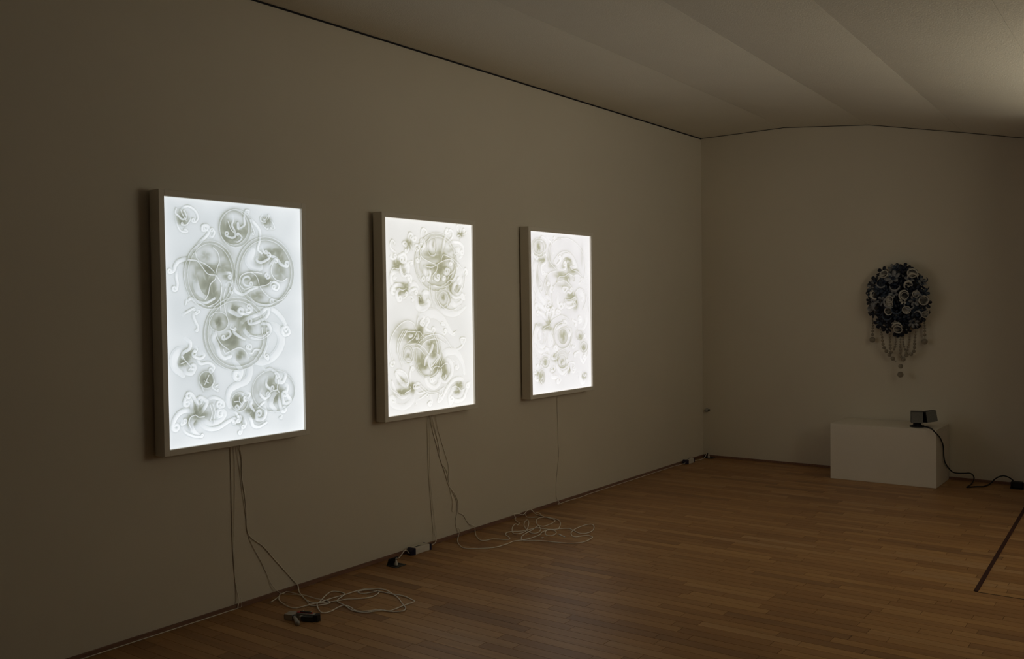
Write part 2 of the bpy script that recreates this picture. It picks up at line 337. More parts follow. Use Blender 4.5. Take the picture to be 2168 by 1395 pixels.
# ------------------------------------------------------------------ light boxes
# Strokes of the cast reliefs. "@ ox oy s": crop of the photograph (origin, scale) the numbers were measured in.
# M = next motif; D cx cy rx ry k = thick lump; T w0 w1 pts = tapering tendril; L pts = thin ridge line; R cx cy rx ry = ridge ellipse
ART = ["""
@ 300 390 4.5
M
D 400 330 55 60 .8
D 395 380 40 25 .5
T 30 20 375 300 405 245 460 228 520 265 548 325 535 365 512 378
T 26 20 345 250 338 290 368 320 400 350 440 335 430 290 415 265
T 24 12 335 320 352 395 378 450 420 470 452 462 430 440
T 18 12 480 295 478 350 440 400 400 402
L 385 262 408 310 440 362
M
D 815 440 50 110 .75
D 900 455 70 90 .7
D 985 440 40 60 .6
D 880 520 60 40 .5
R 888 420 138 165
R 905 430 150 178
T 34 22 868 300 882 350 868 400 892 450 900 500 868 518 815 500
T 40 16 985 420 940 430 925 380 930 430 985 400 985 320 1000 262 1030 262 1028 288
T 26 14 880 545 925 555 962 515 930 475
L 830 360 860 440 890 470
M
D 1200 360 45 48 .85
T 18 8 1160 295 1140 325 1150 360 1185 370
T 16 8 1210 295 1196 330 1178 350
T 20 8 1225 340 1255 370 1275 425 1240 432
T 16 8 1160 375 1175 410 1205 436
T 14 8 1190 360 1215 330 1225 310
M
T 44 30 1005 305 1070 365 1130 445 1132 540 1112 620 1150 662
T 30 14 1050 390 1068 430 1080 470
L 1040 345 1060 410 1085 475
M
R 660 870 242 322
R 662 872 212 296
D 525 890 40 95 .45
D 640 940 70 150 .85
D 620 690 55 50 .45
D 655 815 70 40 .9
D 780 800 80 55 .6
D 800 680 90 70 .3
D 700 1060 50 90 .75
D 830 880 60 50 .6
D 560 790 50 40 .4
D 560 1010 90 90 .3
D 470 740 80 40 .4
L 715 870 690 830 620 770 560 740 530 700 520 660
L 715 870 728 800 750 740 735 660 690 610
L 715 870 742 910 768 960 762 1060 720 1130 640 1170
L 715 870 640 860 590 800 540 740 450 728
L 715 870 708 910 662 960 642 1050 610 1100
T 46 24 522 690 518 630 570 560 630 500 656 445 632 404 592 412 590 450 622 452
T 34 18 642 492 680 512 702 470 690 440
T 60 20 530 730 450 720 370 740 332 785 320 830 290 852
T 40 24 352 800 340 880 352 950 345 1004
T 40 34 450 1112 480 1092 540 1122 620 1132 700 1090
T 30 20 440 1095 428 1150
T 90 60 520 900 530 980 560 1040 610 1080
M
T 36 12 395 1248 440 1220 500 1185
T 44 12 520 1190 500 1250 520 1310 540 1350 540 1392
T 24 14 520 1200 560 1210 530 1240
M
R 1185 842 276 336
R 1187 842 246 306
D 1190 700 70 55 .85
D 1265 640 70 40 .7
D 1330 720 45 90 .7
D 1320 850 70 80 .55
D 1130 760 60 40 .5
T 130 110 1060 640 1030 720 1070 780 1130 790
T 40 24 1118 690 1100 725 1140 748 1205 720 1230 690
T 46 30 1200 642 1228 680 1285 705 1335 765 1385 785
T 34 22 1215 795 1242 752 1272 718
T 30 18 1150 590 1165 640 1180 660
L 1265 735 1240 830 1280 905 1345 925 1395 895
D 1080 900 110 55 .75
D 1190 940 70 50 .85
D 1110 1060 70 45 .65
L 1130 975 1110 900 1080 860 1040 842
L 1130 975 1060 980 980 1000 938 940 960 870 1040 842 1150 850
L 1130 975 1200 960 1240 925
L 1130 975 1180 1040 1250 1092 1340 1100 1425 1000
T 34 22 985 935 1035 912 1018 882 982 892 966 925 988 962 1045 972
T 34 22 1240 1000 1232 955 1268 930 1312 960 1298 1004 1262 1000
T 30 18 1200 850 1225 880 1205 900 1185 880
T 40 26 1035 1040 1050 1100 1100 1140 1180 1152 1245 1140
M
T 48 34 770 860 820 850 850 880 872 960 900 1020 970 1050 1040 1010 1110 982
T 30 16 800 965 840 930 862 962 842 1000 852 1038
T 40 20 815 840 850 850 860 880
L 805 1000 790 1080 802 1200 835 1320
L 770 980 758 1100 760 1210
M
R 905 1425 300 345
R 905 1425 268 313
D 900 1240 70 70 .85
D 1000 1330 80 90 .95
D 880 1180 40 40 .6
T 60 40 850 1150 838 1200 880 1225 930 1250
T 44 24 930 1172 938 1222 1000 1235 1055 1202 1042 1152
T 30 16 985 1195 1032 1178 1042 1212 1010 1222
T 60 30 940 1400 960 1310 1050 1265 1130 1232 1190 1182 1215 1202 1192 1262 1110 1312 1040 1332
T 70 40 1160 1190 1205 1172 1285 1215 1350 1290 1382 1370
D 740 1310 70 75 .5
D 735 1312 25 45 .9
R 740 1310 90 92
T 26 14 860 1330 850 1370 890 1390
@ 300 680 4.5
D 850 200 90 60 .9
D 880 130 70 70 .75
D 940 320 45 50 .85
D 730 200 40 50 .6
L 850 282 760 212 720 140 700 100
L 850 282 920 252 970 262 1010 312
L 850 282 800 300 780 260
T 70 50 690 20 702 110 690 160 720 230 742 310 790 350 850 330
T 34 22 800 105 832 90 850 120 830 150 790 172
T 44 30 870 40 882 100 930 142 985 172
T 60 44 975 20 985 90 1060 150 1160 142 1225 100 1212 32 1150 20
T 120 90 1170 30 1285 60 1335 150 1318 250 1250 340 1150 388 1060 370
T 50 30 1375 20 1345 90 1365 130 1412 110 1400 60
T 28 18 1000 212 1042 222 1042 262 1008 258
T 28 18 990 290 1050 305 1080 270 1130 270
T 30 20 1212 180 1190 260 1168 322 1202 362 1210 335
T 70 40 895 300 880 370 920 420 952 470 930 540 890 535 885 490 905 478
T 100 70 980 330 1022 400 1032 480 1000 560 920 600 845 650 820 740 840 800
L 1040 150 1150 170 1220 120
L 1020 130 1140 150 1210 100
L 1150 60 1160 170
L 1190 60 1200 150
M
D 440 320 60 60 .9
D 395 395 45 40 .8
T 110 70 430 265 350 290 312 360 330 450 400 508
T 50 36 420 160 470 200 460 258 408 292 388 325 400 350
T 40 24 460 352 520 342 562 400 640 392 692 430 680 472
T 40 26 580 295 602 322 560 352 500 332
T 56 30 405 420 425 482 482 492 512 450
T 24 14 520 240 535 265 520 290
L 390 330 430 380 472 432 450 462
L 430 380 380 402
M
D 622 558 62 72 1.0
L 598 562 642 582
L 645 508 602 602
R 620 555 68 80
T 24 12 668 510 692 570 672 620 722 662
T 26 18 700 622 730 602
T 26 14 568 590 592 660
M
D 525 830 60 70 .95
D 490 930 60 60 .85
D 590 880 70 50 .6
T 66 36 500 892 440 842 370 862 320 922 298 990
T 60 30 495 880 480 820 470 750 430 722 408 764
T 46 30 540 870 530 780 490 705 470 680
T 56 34 545 880 592 830 622 762 570 722
T 80 40 520 892 472 960 490 1030 560 1092
T 76 40 552 912 640 962 740 942 790 882 770 842
T 60 30 540 942 620 1012 720 1012 820 952 872 922
T 46 30 595 762 680 722 760 752 782 800 740 812
L 510 885 470 905 450 960 470 1020
L 510 885 545 905 600 900
L 678 780 700 862 680 962
L 655 790 672 870 655 940
T 34 14 380 990 420 1050 500 1086 575 1092
T 30 20 390 930 380 975 420 960
M
D 905 770 40 65 1.0
D 955 740 45 40 .6
R 935 765 78 90
T 40 26 905 705 950 682 982 740 950 792 925 830
T 38 24 985 665 1032 690 1002 745
L 880 762 930 762 962 802
L 930 762 930 720
M
D 930 935 40 45 .8
T 40 20 868 850 900 870 930 932
T 46 30 835 920 880 952 925 950
T 36 20 930 950 952 1012 950 1055
T 34 20 962 900 992 962 980 1005
M
D 1045 840 60 50 .95
D 1120 900 50 60 .7
D 1060 900 40 30 .6
T 50 34 1052 755 1038 800 1072 850
T 56 34 1122 800 1162 812 1182 862 1160 922 1100 930 1090 880
T 50 34 1008 870 1040 932 1062 990 1120 1002 1190 962
T 34 24 1180 760 1140 790 1110 820
M
R 1262 662 206 200
D 1235 610 60 85 .8
D 1310 690 50 90 .75
D 1260 740 50 50 .5
D 1120 660 50 100 .25
T 40 24 1200 530 1188 600 1232 652
T 56 34 1328 470 1372 500 1352 572 1300 582
T 54 34 1332 602 1392 612 1382 692 1422 752 1362 782 1340 702
T 86 60 1300 655 1250 702 1232 782 1272 842
T 54 34 1310 680 1312 760 1332 845
T 40 24 1150 440 1182 462 1232 452 1302 502
T 40 24 1142 640 1130 690 1172 732 1212 712
L 1270 490 1302 560 1292 642 1310 680
L 1295 650 1240 665 1205 700
T 20 10 1322 880 1342 900 1315 915 1330 930
""", """
@ 780 430 5.58
M
D 498 485 45 60 .95
T 40 22 510 462 500 400 512 358 542 370 552 402
T 34 18 540 422 582 400 582 442 552 445
T 34 16 490 482 450 462 430 482 462 512
T 36 20 500 492 502 540 480 582
T 24 12 520 492 548 552
M
D 350 735 45 70 .95
D 410 715 40 40 .6
D 440 800 22 60 .5
T 36 12 360 722 330 652 342 592 290 542 275 492 300 440 336 468
T 36 22 302 612 278 642 312 664 342 650
T 50 30 382 692 370 640 402 620 442 600 467 642 460 692 420 702
T 80 44 402 722 440 740 482 722 492 782 470 842 430 852 402 800 392 742
T 28 16 482 700 540 690 546 718
T 70 40 372 800 302 832 285 902 312 972 352 962
T 28 16 320 872 352 882 330 902
T 46 24 430 872 502 852 532 882 520 932 492 892
L 390 742 380 782 320 772 290 812
L 390 742 402 822 440 862 472 842
M
D 440 975 70 35 .95
D 400 1045 50 45 .85
D 466 1030 28 30 .9
T 60 36 460 992 400 972 340 972 300 1012
T 60 30 432 1022 372 1032 350 1082 372 1145
T 80 50 492 1002 522 960 582 962 617 1012
T 44 22 482 1062 532 1032 582 1012 602 1042
T 28 18 402 1122 450 1122 482 1082
T 30 16 490 1112 532 1102 556 1134
L 470 1012 420 1032 380 1012
M
R 835 695 254 345
R 850 690 215 298
D 790 620 140 60 .65
D 905 600 50 120 .55
D 900 760 70 60 .95
D 770 755 70 40 .8
D 860 860 80 90 .7
D 985 840 40 80 .8
D 1000 970 40 60 .9
D 960 660 60 40 .5
D 790 492 18 45 .8
T 150 110 800 430 770 500 800 590
R 785 510 58 112
L 845 725 770 700 690 660 650 620 645 560 680 500 690 440
L 845 725 890 690 905 640 930 610 1010 640 1090 700 1150 770
L 890 695 960 668 1030 670 1062 722
L 845 725 840 790 790 862 790 922
L 845 725 780 757 690 742
L 975 922 985 860 1050 800 1062 722
L 975 922 970 972 900 992 800 972
L 975 922 1040 900 1072 830
T 54 22 882 680 902 580 932 440 952 360 962 308 992 330 962 362
T 40 20 932 500 992 440 1032 390 1032 330 1002 310
T 54 26 672 622 660 560 692 500 682 440 660 430
T 32 14 650 440 652 350 672 300 712 320 722 352
T 90 30 702 760 690 830 712 890 742 922
T 46 24 742 760 762 832 742 902
T 44 26 832 820 812 880 852 912 872 880
T 34 22 900 862 912 902 932 902
T 54 28 912 782 932 822 972 832 992 792 962 772
T 34 18 990 742 1022 722 1012 702
T 34 18 572 545 582 500 622 500 632 540 602 570
T 40 24 622 622 640 652 622 692
T 44 26 622 872 652 912 672 922
T 26 14 1090 722 1112 720 1092 772
M
T 100 40 980 542 1052 562 1112 552 1142 612 1122 642
T 50 30 952 502 1022 460 1102 460 1152 502 1165 572
T 30 18 1052 602 1092 592
D 1000 560 40 30 .4
M
D 1130 362 38 36 1.0
T 26 10 1130 352 1092 312 1085 268
T 22 12 1130 352 1130 290
T 24 10 1142 352 1182 322 1172 300
T 24 10 1142 362 1172 362 1202 350
T 24 12 1130 372 1120 422
T 20 10 1120 372 1088 382
M
D 1085 975 24 60 .6
D 1050 1050 30 40 .4
T 66 44 1132 832 1112 912 1052 962 1032 1032 1082 1082 1132 1022 1142 922
T 34 20 1160 802 1192 770 1206 822
L 1190 850 1172 982 1120 1072
L 1160 870 1150 960 1110 1040
M
R 920 1130 88 118
R 920 1130 58 85
D 920 1112 25 42 .8
T 46 30 972 962 992 1052 1062 1112 1152 1092 1172 1132 1142 1122
D 1020 1060 40 60 .7
T 90 30 1002 1152 1062 1202 1122 1172 1182 1082
T 34 18 880 1192 882 1232
T 34 18 960 1172 972 1232
T 130 30 832 1180 952 1282 1082 1302 1192 1222
L 830 1030 852 1152 932 1242 1032 1262 1132 1202
M
D 640 1140 30 50 1.0
D 660 1170 40 25 .7
T 90 50 602 1130 602 1212 652 1252 722 1222 752 1172 732 1150
T 70 40 662 1092 692 1052 742 1062 762 1122
L 650 1150 640 1110 618 1100
L 750 980 762 1102 792 1222
L 775 980 785 1102 830 1210
@ 780 660 5.58
M
T 170 50 640 150 652 60 722 20 822 25 902 85 962 172 1012 242 1052 262
T 50 30 692 142 722 80 742 110 702 182 742 222 792 242
T 50 24 652 50 682 70 640 132 662 162
T 34 20 882 232 932 262 952 232
T 26 16 910 132 932 152 902 152
T 28 16 1022 262 1082 222
D 640 200 40 80 .7
M
D 400 240 110 120 .35
D 545 280 90 60 .9
D 600 340 80 40 .9
D 640 240 30 60 .6
L 590 210 560 140 480 110 380 170 300 290 270 420 300 540 320 590
L 600 235 560 235 480 240 450 292
L 600 235 640 240 670 280 712 292
L 600 235 600 160 612 70
L 600 235 560 312 490 362
T 34 14 612 240 617 302 605 325
T 34 18 500 270 545 280 520 300
T 30 16 312 590 288 600 280 632 312 642 330 602
L 462 220 402 330 370 430 390 540 422 642
L 482 220 422 330 390 440 412 562
L 432 230 372 350 362 482
M
R 735 522 145 245
R 740 520 165 265
L 622 370 720 290 840 265 940 312 1022 430
L 642 420 720 340 840 320 942 372
L 510 385 602 380 682 420 742 500
L 540 430 622 430 692 502
L 822 260 872 400 872 520 822 622
L 790 240 842 380 842 500
L 640 862 742 942 842 940 922 890
L 620 882 742 972 862 952
D 655 580 60 110 .8
D 775 385 60 60 .9
D 800 490 50 60 .9
D 700 640 50 40 .7
T 34 60 742 500 772 450 785 395
T 46 34 742 502 702 560 692 625
T 30 16 752 560 742 622 772 682
T 24 14 790 560 772 642 832 572 862 520
M
R 495 500 70 112
R 495 500 50 85
D 495 515 24 30 .7
T 70 50 442 582 502 572 532 632
M
D 420 950 80 45 1.0
D 530 870 50 40 1.0
D 430 820 60 60 .6
D 545 920 30 50 .8
T 40 22 532 872 512 752 532 662 545 650
T 90 24 502 872 452 762 362 702 340 735
T 30 16 340 690 402 690 472 742 492 852
T 76 34 512 892 422 842 372 782 340 725
T 76 24 512 922 442 1002 352 962 312 862 300 818
T 100 24 532 932 542 1042 442 1122 322 1102 270 1042 302 1002 342 1052 312 1062
T 44 24 562 882 602 842 642 862 602 892 572 902
L 510 882 522 912 452 962
T 34 20 562 922 622 962 702 942 732 962
T 28 16 590 1042 652 1012 722 962
T 30 18 590 1072 582 1092
L 250 760 282 900 402 1002
M
D 905 620 50 70 1.0
D 930 730 45 70 1.0
D 830 650 60 60 .7
T 120 40 890 542 962 472 1082 482 1152 602 1172 722
T 70 40 912 602 962 562 1012 602 1022 702 982 782 932 822 882 782 892 682
L 890 655 840 640 802 660 772 722
L 890 655 932 612 972 602
L 890 655 902 722 880 772
T 80 30 802 800 842 710 872 762 862 842 802 892 732 852 702 782 742 762 752 802
T 40 24 790 772 812 802 780 822
T 24 14 910 732 932 792 952 762
T 40 20 1080 580 1102 642 1082 672
T 30 18 1030 562 1052 592
M
D 1110 860 50 50 .9
D 1085 940 40 35 .8
T 70 24 1102 892 1152 862 1142 792 1062 792 992 852 932 952 892 1032 852 1052 872 992 892 1012
T 66 24 1092 902 1032 912 1002 982 1062 1042 1152 1022 1192 932 1222 872 1232 832 1205 842
T 50 30 1002 932 982 1002 1002 1082 1032 1042
L 1100 892 1132 922 1172 902
L 1100 892 1062 872 1022 892
T 20 12 1212 912 1202 952
M
T 40 20 1062 422 1072 442 1122 422 1162 372 1182 312 1130 312 1132 352
M
T 40 24 742 972 782 1042 762 1102 735 1082 752 1060
T 28 12 912 902 902 962 872 992
""", """
@ 1085 460 6.974
M
R 420 450 115 140
R 415 445 82 105
D 412 440 32 60 .95
T 50 30 442 502 512 492 532 412 502 322 462 292
T 40 24 330 402 322 522 372 612
L 410 480 402 540 422 572
M
D 490 620 60 40 .7
D 430 640 60 40 .5
D 385 900 40 220 .3
T 60 24 422 582 502 592 512 662 452 722 462 822
T 120 70 482 600 392 642 352 762 345 902 372 1042 432 1162 502 1262
L 430 650 402 760 422 900 472 980 482 1060 452 1100 430 1042 452 1022
L 330 800 330 1002 382 1152 362 1252
T 34 20 490 822 542 842 522 892 500 862
T 24 12 542 752 522 562 482 542
M
D 580 600 24 130 .3
D 620 720 60 40 .4
L 600 452 640 372 740 322 860 322 1002 420 1082 560 1112 722 1102 860 1080 922
L 640 652 702 560 782 512 880 532 960 642 1012 782
L 582 422 560 562 590 672 682 772
T 24 14 545 292 560 342 590 362 602 402
T 30 18 590 392 640 342 652 328
T 20 10 690 312 742 322
T 34 18 627 520 622 562
T 40 24 642 662 682 702 732 642 742 602
D 1060 560 24 200 .2
M
D 872 700 40 70 .95
D 850 620 60 40 .6
D 775 730 35 50 .4
D 930 795 70 35 .85
D 740 850 90 50 .7
D 840 900 50 60 .7
T 80 44 752 742 742 642 802 562 892 582 952 682 962 732 902 732 872 662 842 652
L 860 830 872 750 865 682
L 860 830 802 870 722 880 690 962
L 860 830 930 860 1002 850 1062 902
L 880 722 912 772 992 802 1052 860
T 50 30 692 782 802 762 822 702
T 34 22 862 902 852 952
R 940 912 20 42
T 30 16 1002 982 1042 962 1062 922
T 26 14 1082 942 1112 982
T 22 12 1130 902 1142 912
T 22 12 1122 1032 1132 1052
M
L 690 962 632 1060 622 1182 642 1302
L 522 902 502 1002 542 1132 592 1252
L 522 902 582 822 682 790
L 702 952 802 940 882 1002 932 1102 945 1162
D 545 1000 40 150 .2
D 900 1160 60 60 .9
D 800 1010 120 40 .3
D 965 1270 40 90 .8
D 860 1230 60 30 .5
L 960 1162 902 1212 802 1212
L 960 1162 992 1242 960 1332
L 960 1162 970 1102 1022 1052 1082 1082 1112 1152
T 110 60 1012 1082 1052 1122 1082 1182 1062 1222
T 54 26 792 1202 852 1252 952 1232
T 50 26 802 1282 862 1332 952 1302
T 40 20 762 1082 802 1102 842 1042 782 1032
T 44 24 822 1152 842 1102 892 1112 912 1082
T 34 20 582 1002 552 962 540 972
T 50 26 572 942 602 982 582 1062 602 1102 642 1042 612 1032
T 60 40 702 1132 692 1232 722 1332
T 36 20 762 1292 802 1272 782 1332
L 1130 1162 1120 1252 1082 1352
L 1160 1202 1172 1388
M
D 580 1330 50 60 .5
T 76 44 402 1282 372 1312 402 1372
T 80 40 392 1272 452 1312 522 1382
T 60 30 522 1202 532 1162 572 1202 592 1252
T 46 26 542 1262 512 1322 542 1362
@ 1085 650 6.643
M
D 530 205 40 70 1.0
D 490 292 50 30 .7
D 565 305 34 30 .6
D 400 250 60 30 .5
T 66 36 542 232 492 152 442 92 412 60
T 50 30 542 222 512 122 522 40
T 50 30 562 202 592 122 612 50
T 44 24 582 142 652 112 702 70 662 40
T 50 26 432 142 422 92 392 60
T 70 40 350 30 402 60 462 122
L 540 262 482 290 460 332 502 432 490 502
L 540 262 602 182 702 122 802 152 862 242 882 332 882 420 852 562
L 360 250 322 400 312 522 342 652 422 782
T 100 50 502 222 412 242 360 332 350 452 382 482 402 540 472 542 492 442 482 342
T 80 50 402 332 412 422 402 452
T 90 44 562 312 542 422 562 522 592 472 582 402
T 70 34 362 540 402 612 472 622 502 582 542 612 542 652
M
R 740 412 128 172
R 745 412 70 112
D 745 405 48 92 .85
D 690 240 60 30 .3
T 70 40 602 382 642 302 722 252 772 252
T 44 24 742 212 772 192 792 232 752 242
L 602 402 632 282 702 222 742 212
T 30 18 802 292 852 302 862 352
T 40 22 822 342 852 372 842 402
M
D 640 712 50 50 .8
D 620 690 24 34 .6
T 50 26 642 642 612 582 642 540 672 582 642 602
T 50 26 602 662 590 712 642 722
R 735 762 66 102
R 740 732 92 132
D 738 772 26 52 .8
T 44 24 802 632 822 702 812 762
T 66 36 662 732 662 822 722 922 802 882 822 822
L 650 722 662 640
T 28 16 732 742 762 782 742 802
M
R 495 772 64 88
R 495 772 36 52
D 495 772 22 38 .8
T 40 22 432 700 472 662 542 682
T 44 24 440 762 422 822
M
D 605 880 40 42 .7
T 40 24 572 842 622 842 622 882 592 902
T 66 30 572 922 592 982 652 982 682 1012 652 1032
T 46 26 702 962 712 1022 682 1062
M
D 830 880 22 52 .95
T 60 24 812 832 832 902
T 40 20 852 882 892 912 922 872 912 842
T 34 18 762 962 812 902
M
D 375 932 27 34 1.0
T 34 18 382 932 372 852 372 828
T 30 14 380 932 340 880
T 30 14 372 932 332 922
T 30 14 372 942 342 1002 382 1042
M
D 440 980 38 74 .85
R 450 982 47 107
T 22 12 445 952 452 992 430 1032 462 1082
M
D 990 410 30 40 .85
R 980 392 57 78
T 28 16 1022 422 1052 382 1062 402
M
R 1040 552 62 88
R 1040 552 36 58
D 1040 560 26 38 .85
T 40 22 1002 602 942 632 912 652
T 50 30 1002 622 990 702 1032 772 1062 722
T 24 14 1090 432 1102 522 1102 602 1090 702
M
D 1052 962 40 52 .85
T 90 44 1002 922 990 982 1022 1052 1062 1002 1082 952
T 24 14 1025 917 1042 962 1062 962
T 20 12 950 892 960 912
M
T 40 18 912 492 922 542 890 572
T 30 16 852 632 830 652
T 34 18 822 782 882 772 912 792
T 40 20 892 152 880 182 922 202 932 242
T 50 26 982 162 972 212 1002 192 992 142
T 90 30 1072 40 1072 202 1032 292 960 302
"""]
# inner corners of the three boxes in the photograph (tl, tr, bl, br)
CORN = [((348.4,419),(638.5,442.4),(357.3,950.5),(646.3,910)),
        ((815.8,459.2),(1007,475),(823,882.8),(1011.4,854)),
        ((1124,488),(1254,500.9),(1130.2,837.1),(1259.2,816.8))]
GRID = [(420, 600), (320, 460), (270, 380)]
BX = [2.641, 4.165, 5.717]
BW, BH, BZ, DEP, BRD, BACK = 0.921, 1.296, 0.8795, 0.0912, 0.031, 0.014
PWID, PHEI = BW-2*BRD+0.004, BH-2*BRD+0.004

def homography(src, dst):
    A = []
    for (x, y), (u, v_) in zip(src, dst):
        A.append([x, y, 1, 0, 0, 0, -u*x, -u*y, -u]); A.append([0, 0, 0, x, y, 1, -v_*x, -v_*y, -v_])
    return np.linalg.svd(np.array(A, float))[2][-1].reshape(3, 3)

def relief(k):
    """height (m), transmittance with painted shading, and motif number on the panel's grid, from the strokes"""
    nx, ny = GRID[k]; W_, H_ = PWID*1000, PHEI*1000
    Hm = homography(CORN[k], [(0, H_), (W_, H_), (0, 0), (W_, 0)])
    gx = np.linspace(0, W_, nx); gy = np.linspace(0, H_, ny)
    X, Y = np.meshgrid(gx, gy)
    dark = np.zeros((ny, nx)); own = np.zeros((ny, nx), int); hgt = np.zeros((ny, nx))
    strokes = []; o = (0, 0, 1); mid = 0
    def mp(x, y):
        q = Hm @ np.array([o[0]+x/o[2], o[1]+y/o[2], 1.0]); return q[:2]/q[2]
    mmpx = (W_/(CORN[k][1][0]-CORN[k][0][0])*H_/(CORN[k][2][1]-CORN[k][0][1]))**0.5
    for ln in ART[k].strip().splitlines():
        t = ln.split()
        if t[0] == '@': o = tuple(float(v_) for v_ in t[1:]); continue
        if t[0] == 'M': mid += 1; continue
        n = [float(v_) for v_ in t[1:]]; s = mmpx/o[2]
        if t[0] == 'D':
            c = mp(n[0], n[1]); ex = mp(n[0]+n[2], n[1])-c; ey = mp(n[0], n[1]+n[3])-c
            a, b = np.hypot(*ex), np.hypot(*ey)
            dx, dy = (X-c[0])/a, (Y-c[1])/b; d2 = dx*dx+dy*dy
            g = np.exp(-1.05*np.maximum(d2, 1e-9)**1.25)
            nf = 2+(int(n[0]+n[1]) % 3)                   # folds run out from the middle of each lump
            fold = np.cos(nf*np.arctan2(dy, dx)+2.6*np.sqrt(d2)+0.1*n[0])
            fold = np.where(fold > 0, fold**3, 0.35*fold)
            dark += n[4]*g*(1.22-0.62*fold*np.clip(np.sqrt(d2)*2.2, 0, 1)*np.exp(-0.3*d2))
            own[d2 < 1.0] = mid
            hgt += 2.2*n[4]*np.exp(-d2*1.6)*(1+0.3*fold*np.clip(d2*3, 0, 1))
        elif t[0] == 'R':
            P = [mp(n[0]+n[2]*math.cos(a), n[1]+n[3]*math.sin(a)) for a in np.linspace(0, 2*math.pi, 41)]
            strokes.append(('L', mid, np.array(P), 3.4+0.5*k, 0.8))
            c = mp(n[0], n[1]); a = np.hypot(*(mp(n[0]+n[2], n[1])-c)); b = np.hypot(*(mp(n[0], n[1]+n[3])-c))
            rho = np.hypot((X-c[0])/a, (Y-c[1])/b)        # shade painted just inside the ring, so the disc looks dished
            dark += 0.26*np.exp(-((rho-0.98)*min(a, b)/16.0)**2)*(rho < 1)
        else:
            w0 = w1 = 0.0
            if t[0] == 'T': w0, w1 = 0.80*n[0]*s, 0.80*n[1]*s; n = n[2:]
            P = np.array([mp(n[i], n[i+1]) for i in range(0, len(n), 2)])
            P = np.array([tuple(v_)[:2] for v_ in spline([(p[0], p[1], 0) for p in P], 8)])
            if t[0] == 'T' and w1 < 0.67*w0 and w0 < 36 and len(P) > 10:   # the tips roll up into curls
                e0, e1 = P[-6]-P[-10], P[-1]-P[-4]
                sg = 1.0 if e0[0]*e1[1]-e0[1]*e1[0] >= 0 else -1.0
                an = math.atan2(e1[1], e1[0]); r_ = max(1.25*w1, 6.0); q_ = P[-1]; ex_ = []
                for i_ in range(16):
                    an += sg*0.36; r_ *= 0.955; q_ = q_+np.array([math.cos(an), math.sin(an)])*r_*0.36; ex_.append(q_)
                P = np.vstack([P, ex_])
            strokes.append((t[0], mid, P, w0 if t[0] == 'T' else 4.4+0.4*k, w1 if t[0] == 'T' else 0.95))
    T = 0.76*np.exp(-(1.0, 0.9, 0.82)[k]*dark)+0.02
    strokes.sort(key=lambda q: -(q[3] if q[0] == 'T' else 12.0))
    SHADE_X, SHADE_Y = -0.55, 0.83                                 # painted shading: upper-left edges darker, lower-right edges brighter
    for kind, mid_, P, w0, w1 in strokes:
        if kind == 'L': amp, w1 = w1, w0
        R = max(w0, w1)*1.0+16
        lo = P.min(0)-R; hi = P.max(0)+R
        i0, i1 = np.searchsorted(gx, lo[0]), np.searchsorted(gx, hi[0]); j0, j1 = np.searchsorted(gy, lo[1]), np.searchsorted(gy, hi[1])
        if i1-i0 < 2 or j1-j0 < 2: continue
        xs, ys = X[j0:j1, i0:i1], Y[j0:j1, i0:i1]
        best = np.full(xs.shape, 1e9); u = np.zeros(xs.shape); m = len(P)-1
        ax, ay = np.zeros(xs.shape), np.zeros(xs.shape)
        for q in range(m):
            a, b = P[q], P[q+1]; d = b-a; L2 = max(d @ d, 1e-6)
            tt = np.clip(((xs-a[0])*d[0]+(ys-a[1])*d[1])/L2, 0, 1)
            vx, vy = xs-a[0]-tt*d[0], ys-a[1]-tt*d[1]; dd = np.hypot(vx, vy)
            k_ = dd < best; best[k_] = dd[k_]; u[k_] = (q+tt[k_])/m; ax[k_] = vx[k_]; ay[k_] = vy[k_]
        hw = 0.5*(w0+(w1-w0)*u)
        if kind == 'T':                                  # thin neck at the root, a swelling, a bulb at the tip
            hw = hw*(0.62+0.42*np.sin(np.pi*np.clip(u*0.9+0.06, 0, 1))+0.22*np.exp(-((1-u)/0.07)**2))
        s_ = best/hw
        side = (ax*SHADE_X+ay*SHADE_Y)/np.maximum(best, 1e-3)      # +1 on the side painted dark
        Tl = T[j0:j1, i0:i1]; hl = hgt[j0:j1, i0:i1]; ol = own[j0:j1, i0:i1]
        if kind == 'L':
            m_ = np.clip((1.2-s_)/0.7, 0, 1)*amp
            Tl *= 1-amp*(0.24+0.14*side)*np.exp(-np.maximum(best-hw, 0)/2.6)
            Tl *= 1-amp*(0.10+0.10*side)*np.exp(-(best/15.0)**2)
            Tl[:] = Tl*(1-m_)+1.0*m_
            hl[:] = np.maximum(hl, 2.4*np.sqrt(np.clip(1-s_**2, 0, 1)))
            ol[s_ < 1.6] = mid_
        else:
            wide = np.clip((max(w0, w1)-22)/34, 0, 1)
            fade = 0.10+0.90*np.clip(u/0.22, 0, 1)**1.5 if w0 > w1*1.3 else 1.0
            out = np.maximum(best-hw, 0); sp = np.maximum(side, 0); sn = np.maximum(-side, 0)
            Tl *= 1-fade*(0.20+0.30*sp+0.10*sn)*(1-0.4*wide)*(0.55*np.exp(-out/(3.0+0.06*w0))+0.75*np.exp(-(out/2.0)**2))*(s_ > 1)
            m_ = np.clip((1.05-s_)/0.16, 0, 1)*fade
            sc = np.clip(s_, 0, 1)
            core = 0.90-(0.10+0.34*sp-0.06*sn)*sc**2.2+0.10*sn*sc-0.10*np.clip((sc-0.85)/0.15, 0, 1)  # tube shading painted into the glow, the height stays symmetrical
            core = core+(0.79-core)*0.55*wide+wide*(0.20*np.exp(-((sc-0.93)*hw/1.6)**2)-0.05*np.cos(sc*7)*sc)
            keep = 0.30+0.48*wide
